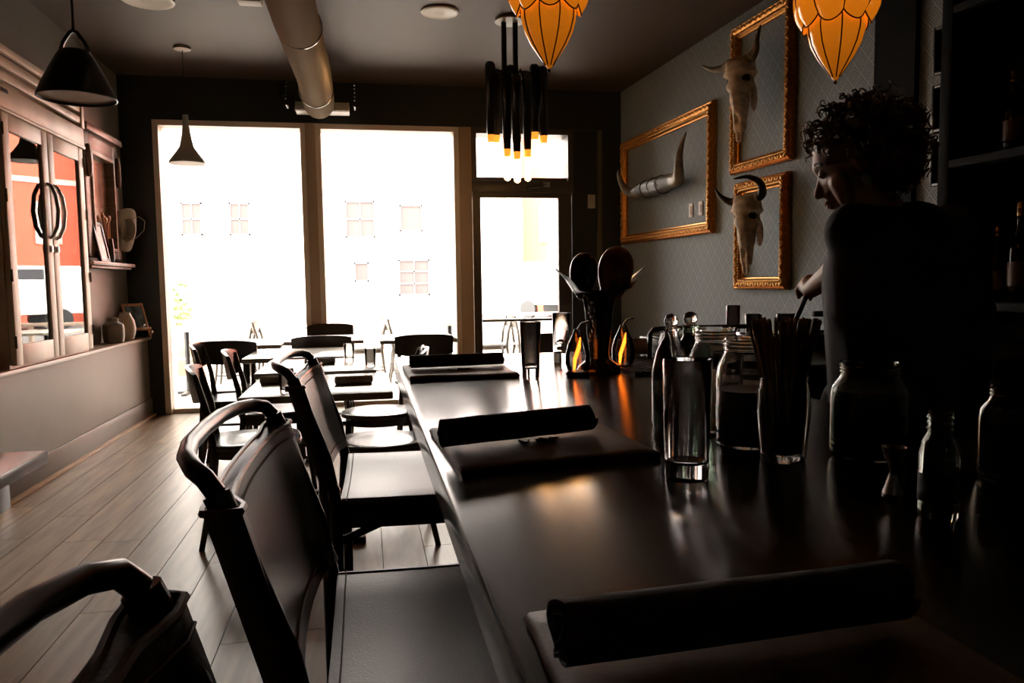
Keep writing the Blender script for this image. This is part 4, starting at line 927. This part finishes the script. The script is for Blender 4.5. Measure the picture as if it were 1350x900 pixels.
c_ = stuff(cu.build('curls', mat('curl_brown', (.13, .08, .045), .45), hair)); 
er = MB().ell((-.002, .090, -.066), (.011, .004, .017), 16, 10, HM).tube([HM @ Vector((-.003, .086, -.046)), HM @ Vector((-.002, .09, -.038)), HM @ Vector((-.001, .088, -.032))], .0015, 6).build('earring', mat('turquoise_stone', (.18, .28, .25), .3), per); er.location = -P
mu = empty('muddler', 'dark stirring rod held by the curly haired person, its tip in the mixing glass', 'bar tool', grip)
MB().tube([-rodd*.055, -rodd*.04, rodd*.10, rodd*.26, rodd*.285, rodd*.30], [.007, .0095, .0085, .0085, .012, .010], 14).build('rod', M_black, mu)
# ---------------------------------------------------------------- outside: pavement, patio, street and the buildings over the road
M_pave = mat('concrete_pavement', (.42, .39, .36), .8, vary=.1, vscale=(2, 2, 2)); M_road = mat('road_asphalt', (.20, .20, .20), .85, vary=.1, vscale=(1, 1, 1))
pv = structure(MB().box(-30, 40, FY+.25, 14.5, -.2, -.03).build('pavement', M_pave, smooth=False))
for i in range(10):
    for k in range(4): MB().box(-5.0+i*1.2+.006, -3.8+i*1.2-.006, FY+.26+k*1.5, FY+1.75+k*1.5-.006, -.03, -.015).build('paving_slab', M_pave, pv, bevel=.004)
structure(MB().box(-60, 90, 14.5, 80, -.3, -.15).build('road', M_road, smooth=False))
M_fac = mat('grey_render_facade', (.52, .50, .51), .8, vary=.03, vscale=(1, 1, 1)); M_win = mat('dull_window_glass', (.105, .085, .085), .5, spec=.1); M_wfr = mat('facade_window_frame', (.16, .14, .14), .6)
fb = empty('office_building', 'pale rendered building across the street seen through the front windows', 'building', (-8, 32, 0))
MB().box(-26, 14.0, 0, 8, -.15, 8.6).build('wall', M_fac, fb, smooth=False)
MB().box(-26.2, 14.2, -.2, 8.2, 8.6, 8.9).build('roof', M_fac, fb, smooth=False)
MB().box(-26, 14, -.03, 0, 2.75, 2.85).build('string_course', M_wfr, fb, smooth=False)
def fwin(x0, x1, z0, z1, nx=2, nz=2):
    f = MB().box(x0, x0+.07, -.06, .02, z0, z1).box(x1-.07, x1, -.06, .02, z0, z1).box(x0, x1, -.06, .02, z0, z0+.07).box(x0, x1, -.06, .02, z1-.07, z1)
    for i in range(1, nx): xx = x0+(x1-x0)*i/nx; f.box(xx-.03, xx+.03, -.05, .0, z0, z1)
    for i in range(1, nz): zz = z0+(z1-z0)*i/nz; f.box(x0, x1, -.05, .0, zz-.03, zz+.03)
    o = f.build('window', M_wfr, fb, smooth=False)
    MB().box(x0+.05, x1-.05, -.015, -.005, z0+.05, z1-.05).build('pane', M_win, o, smooth=False)
    MB().box(x0-.1, x1+.1, -.16, 0, z0-.1, z0).build('sill', M_wfr, o, smooth=False)
for x0, x1, z0, z1, nx, nz in ((7.3, 8.5, 3.1, 4.6, 2, 2), (9.5, 10.45, 3.35, 4.45, 1, 1), (5.9, 6.3, 3.2, 4.4, 1, 2), (7.6, 8.2, 1.3, 2.1, 1, 1), (9.4, 10.7, .7, 2.2, 2, 3), (6.0, 6.45, 1.1, 2.3, 1, 3), (1.0, 1.8, 3.2, 4.5, 2, 2), (2.8, 3.6, 3.2, 4.5, 2, 2), (-.6, .2, .7, 2.2, 1, 3)): fwin(x0, x1, z0, z1, nx, nz)
rb = empty('red_building', 'red-orange sunlit building at the right across the street, seen in the cabinet glass', 'building', (6.95, 33.2, 0), -pi/4)
M_red2 = mat('red_painted_wall', (.76, .17, .10), .8); M_cream = mat('cream_trim', (.80, .75, .68), .6)
MB().box(0, 16, 0, 5, -.15, 7.4).build('wall', M_red2, rb, smooth=False)
MB().box(-.2, 16.2, -.2, 5.2, 7.4, 7.8).build('roof', M_cream, rb, smooth=False)
for i in range(6):
    f = MB().box(.9+i*2.5, 1.0+i*2.5, -.08, 0, 3.0, 4.4).box(1.75+i*2.5, 1.85+i*2.5, -.08, 0, 3.0, 4.4).box(.9+i*2.5, 1.85+i*2.5, -.08, 0, 2.9, 3.0).box(.9+i*2.5, 1.85+i*2.5, -.08, 0, 4.4, 4.5).build('window', M_cream, rb, smooth=False)
    MB().box(1.0+i*2.5, 1.75+i*2.5, -.02, -.01, 3.0, 4.4).build('pane', mat('white_blind', (.8, .78, .75), .4), f, smooth=False)
MB().box(-.05, 16, -.05, 0, 5.2, 5.4).build('string_course', M_cream, rb, smooth=False)
def vehicle(loc, rz, label, van):
    t = empty('van' if van else 'car', label, 'vehicle', loc, rz); m = mat('white_car_paint', (.80, .80, .78), .25, coat=.5)
    h = 1.95 if van else 1.42
    poly = [(-2.3, .35), (2.3, .35), (2.32, .75), (2.2, .95), (1.5, 1.05), (.9, h), (-2.1, h), (-2.28, 1.0)] if van else [(-2.2, .33), (2.2, .33), (2.22, .65), (2.0, .82), (1.0, .92), (.45, h), (-1.1, h), (-1.9, .95), (-2.2, .9)]
    Mx = Matrix.Rotation(pi/2, 4, 'X')
    MB().prism(poly, -.88, .88, Mx).build('body', m, t, bevel=.05)
    w_ = MB()
    for s_ in (-.885, .885): w_.box(-.9, .7, s_-.006, s_+.006, h-.45, h-.12)
    w_.build('window', mat('car_glass', (.05, .05, .06), .1), t, smooth=False)
    for x in (-1.4, 1.4):
        for s_ in (-.82, .82): MB().lathe([(.001, -.1), (.33, -.1), (.34, -.06), (.34, .06), (.33, .1), (.001, .1)], 24, M=Matrix.Translation((x, s_, .18)) @ Mx).build('wheel', M_black, t)
vehicle((7.6, 27.4, .0), -pi/4, 'white van parked before the red building', True)
vehicle((12.0, 23.0, .0), -pi/4, 'white car parked behind the white van', False)

bp_ = empty('planter_bush', 'green bush in a planter outside the left window', 'plant', (-2.75, 11.2, -.015))
MB().box(-.5, .5, -.25, .25, 0, .5).build('planter', mat('planter_terracotta', (.45, .20, .12), .7), bp_, bevel=.01)
random.seed(2); b = MB()
for i in range(420):
    d_ = Vector((random.gauss(0, 1), random.gauss(0, 1), random.gauss(0, 1))).normalized()*random.uniform(.5, 1)
    p = Vector((d_.x*.45, d_.y*.3, .95+d_.z*.5)); a_ = random.random()*6; u_ = Vector((cos(a_), sin(a_), random.uniform(-.4, .6)))*.07; v_ = u_.cross(d_).normalized()*.03
    b.add([p-u_, p+v_, p+u_, p-v_], [(0, 1, 2, 3)])
stuff(b.build('foliage', mat('bush_leaf', (.20, .26, .10), .6), bp_, smooth=False))
MB().tube([(0, 0, .4), (.02, 0, .7), (0, .02, 1.0)], .02, 6).build('stem', M_brownwood, bp_)
rl = empty('patio_fence', 'low pale rail fence along the patio outside the windows', 'fence', (0, 10.6, -.015))
M_rail = mat('pale_patio_rail', (.48, .36, .28), .5)
for i in range(9): MB().box(-3.4+i*.9, -3.35+i*.9, -.025, .025, 0, .74).build('post', M_rail, rl, bevel=.005)
MB().box(-3.45, 3.9, -.04, .04, .74, .78).build('top_rail', M_rail, rl, bevel=.006)
for z in (.25, .5): MB().box(-3.4, 3.85, -.012, .012, z, z+.03).build('cross_rail', M_rail, rl, smooth=False)
for i, (x, lab) in enumerate(((-2.0, 'leftmost patio table outside the left window'), (-.5, 'patio table outside behind the window mullion'), (1.0, 'patio table outside the right window'), (2.5, 'patio table outside the glass door'))):
    c = copy_tree(tb); place(c, (x, 9.15, -.015), 0, lab); c['group'] = 'patio tables'
    for sx, w_ in ((-1, 'left'), (1, 'right')):
        q = all_copy(CS, (x+sx*.50, 9.15+.05*sx, -.015), 0 if sx < 0 else pi, 'patio chair to the '+w_+' of the '+lab); q['group'] = 'patio chairs'
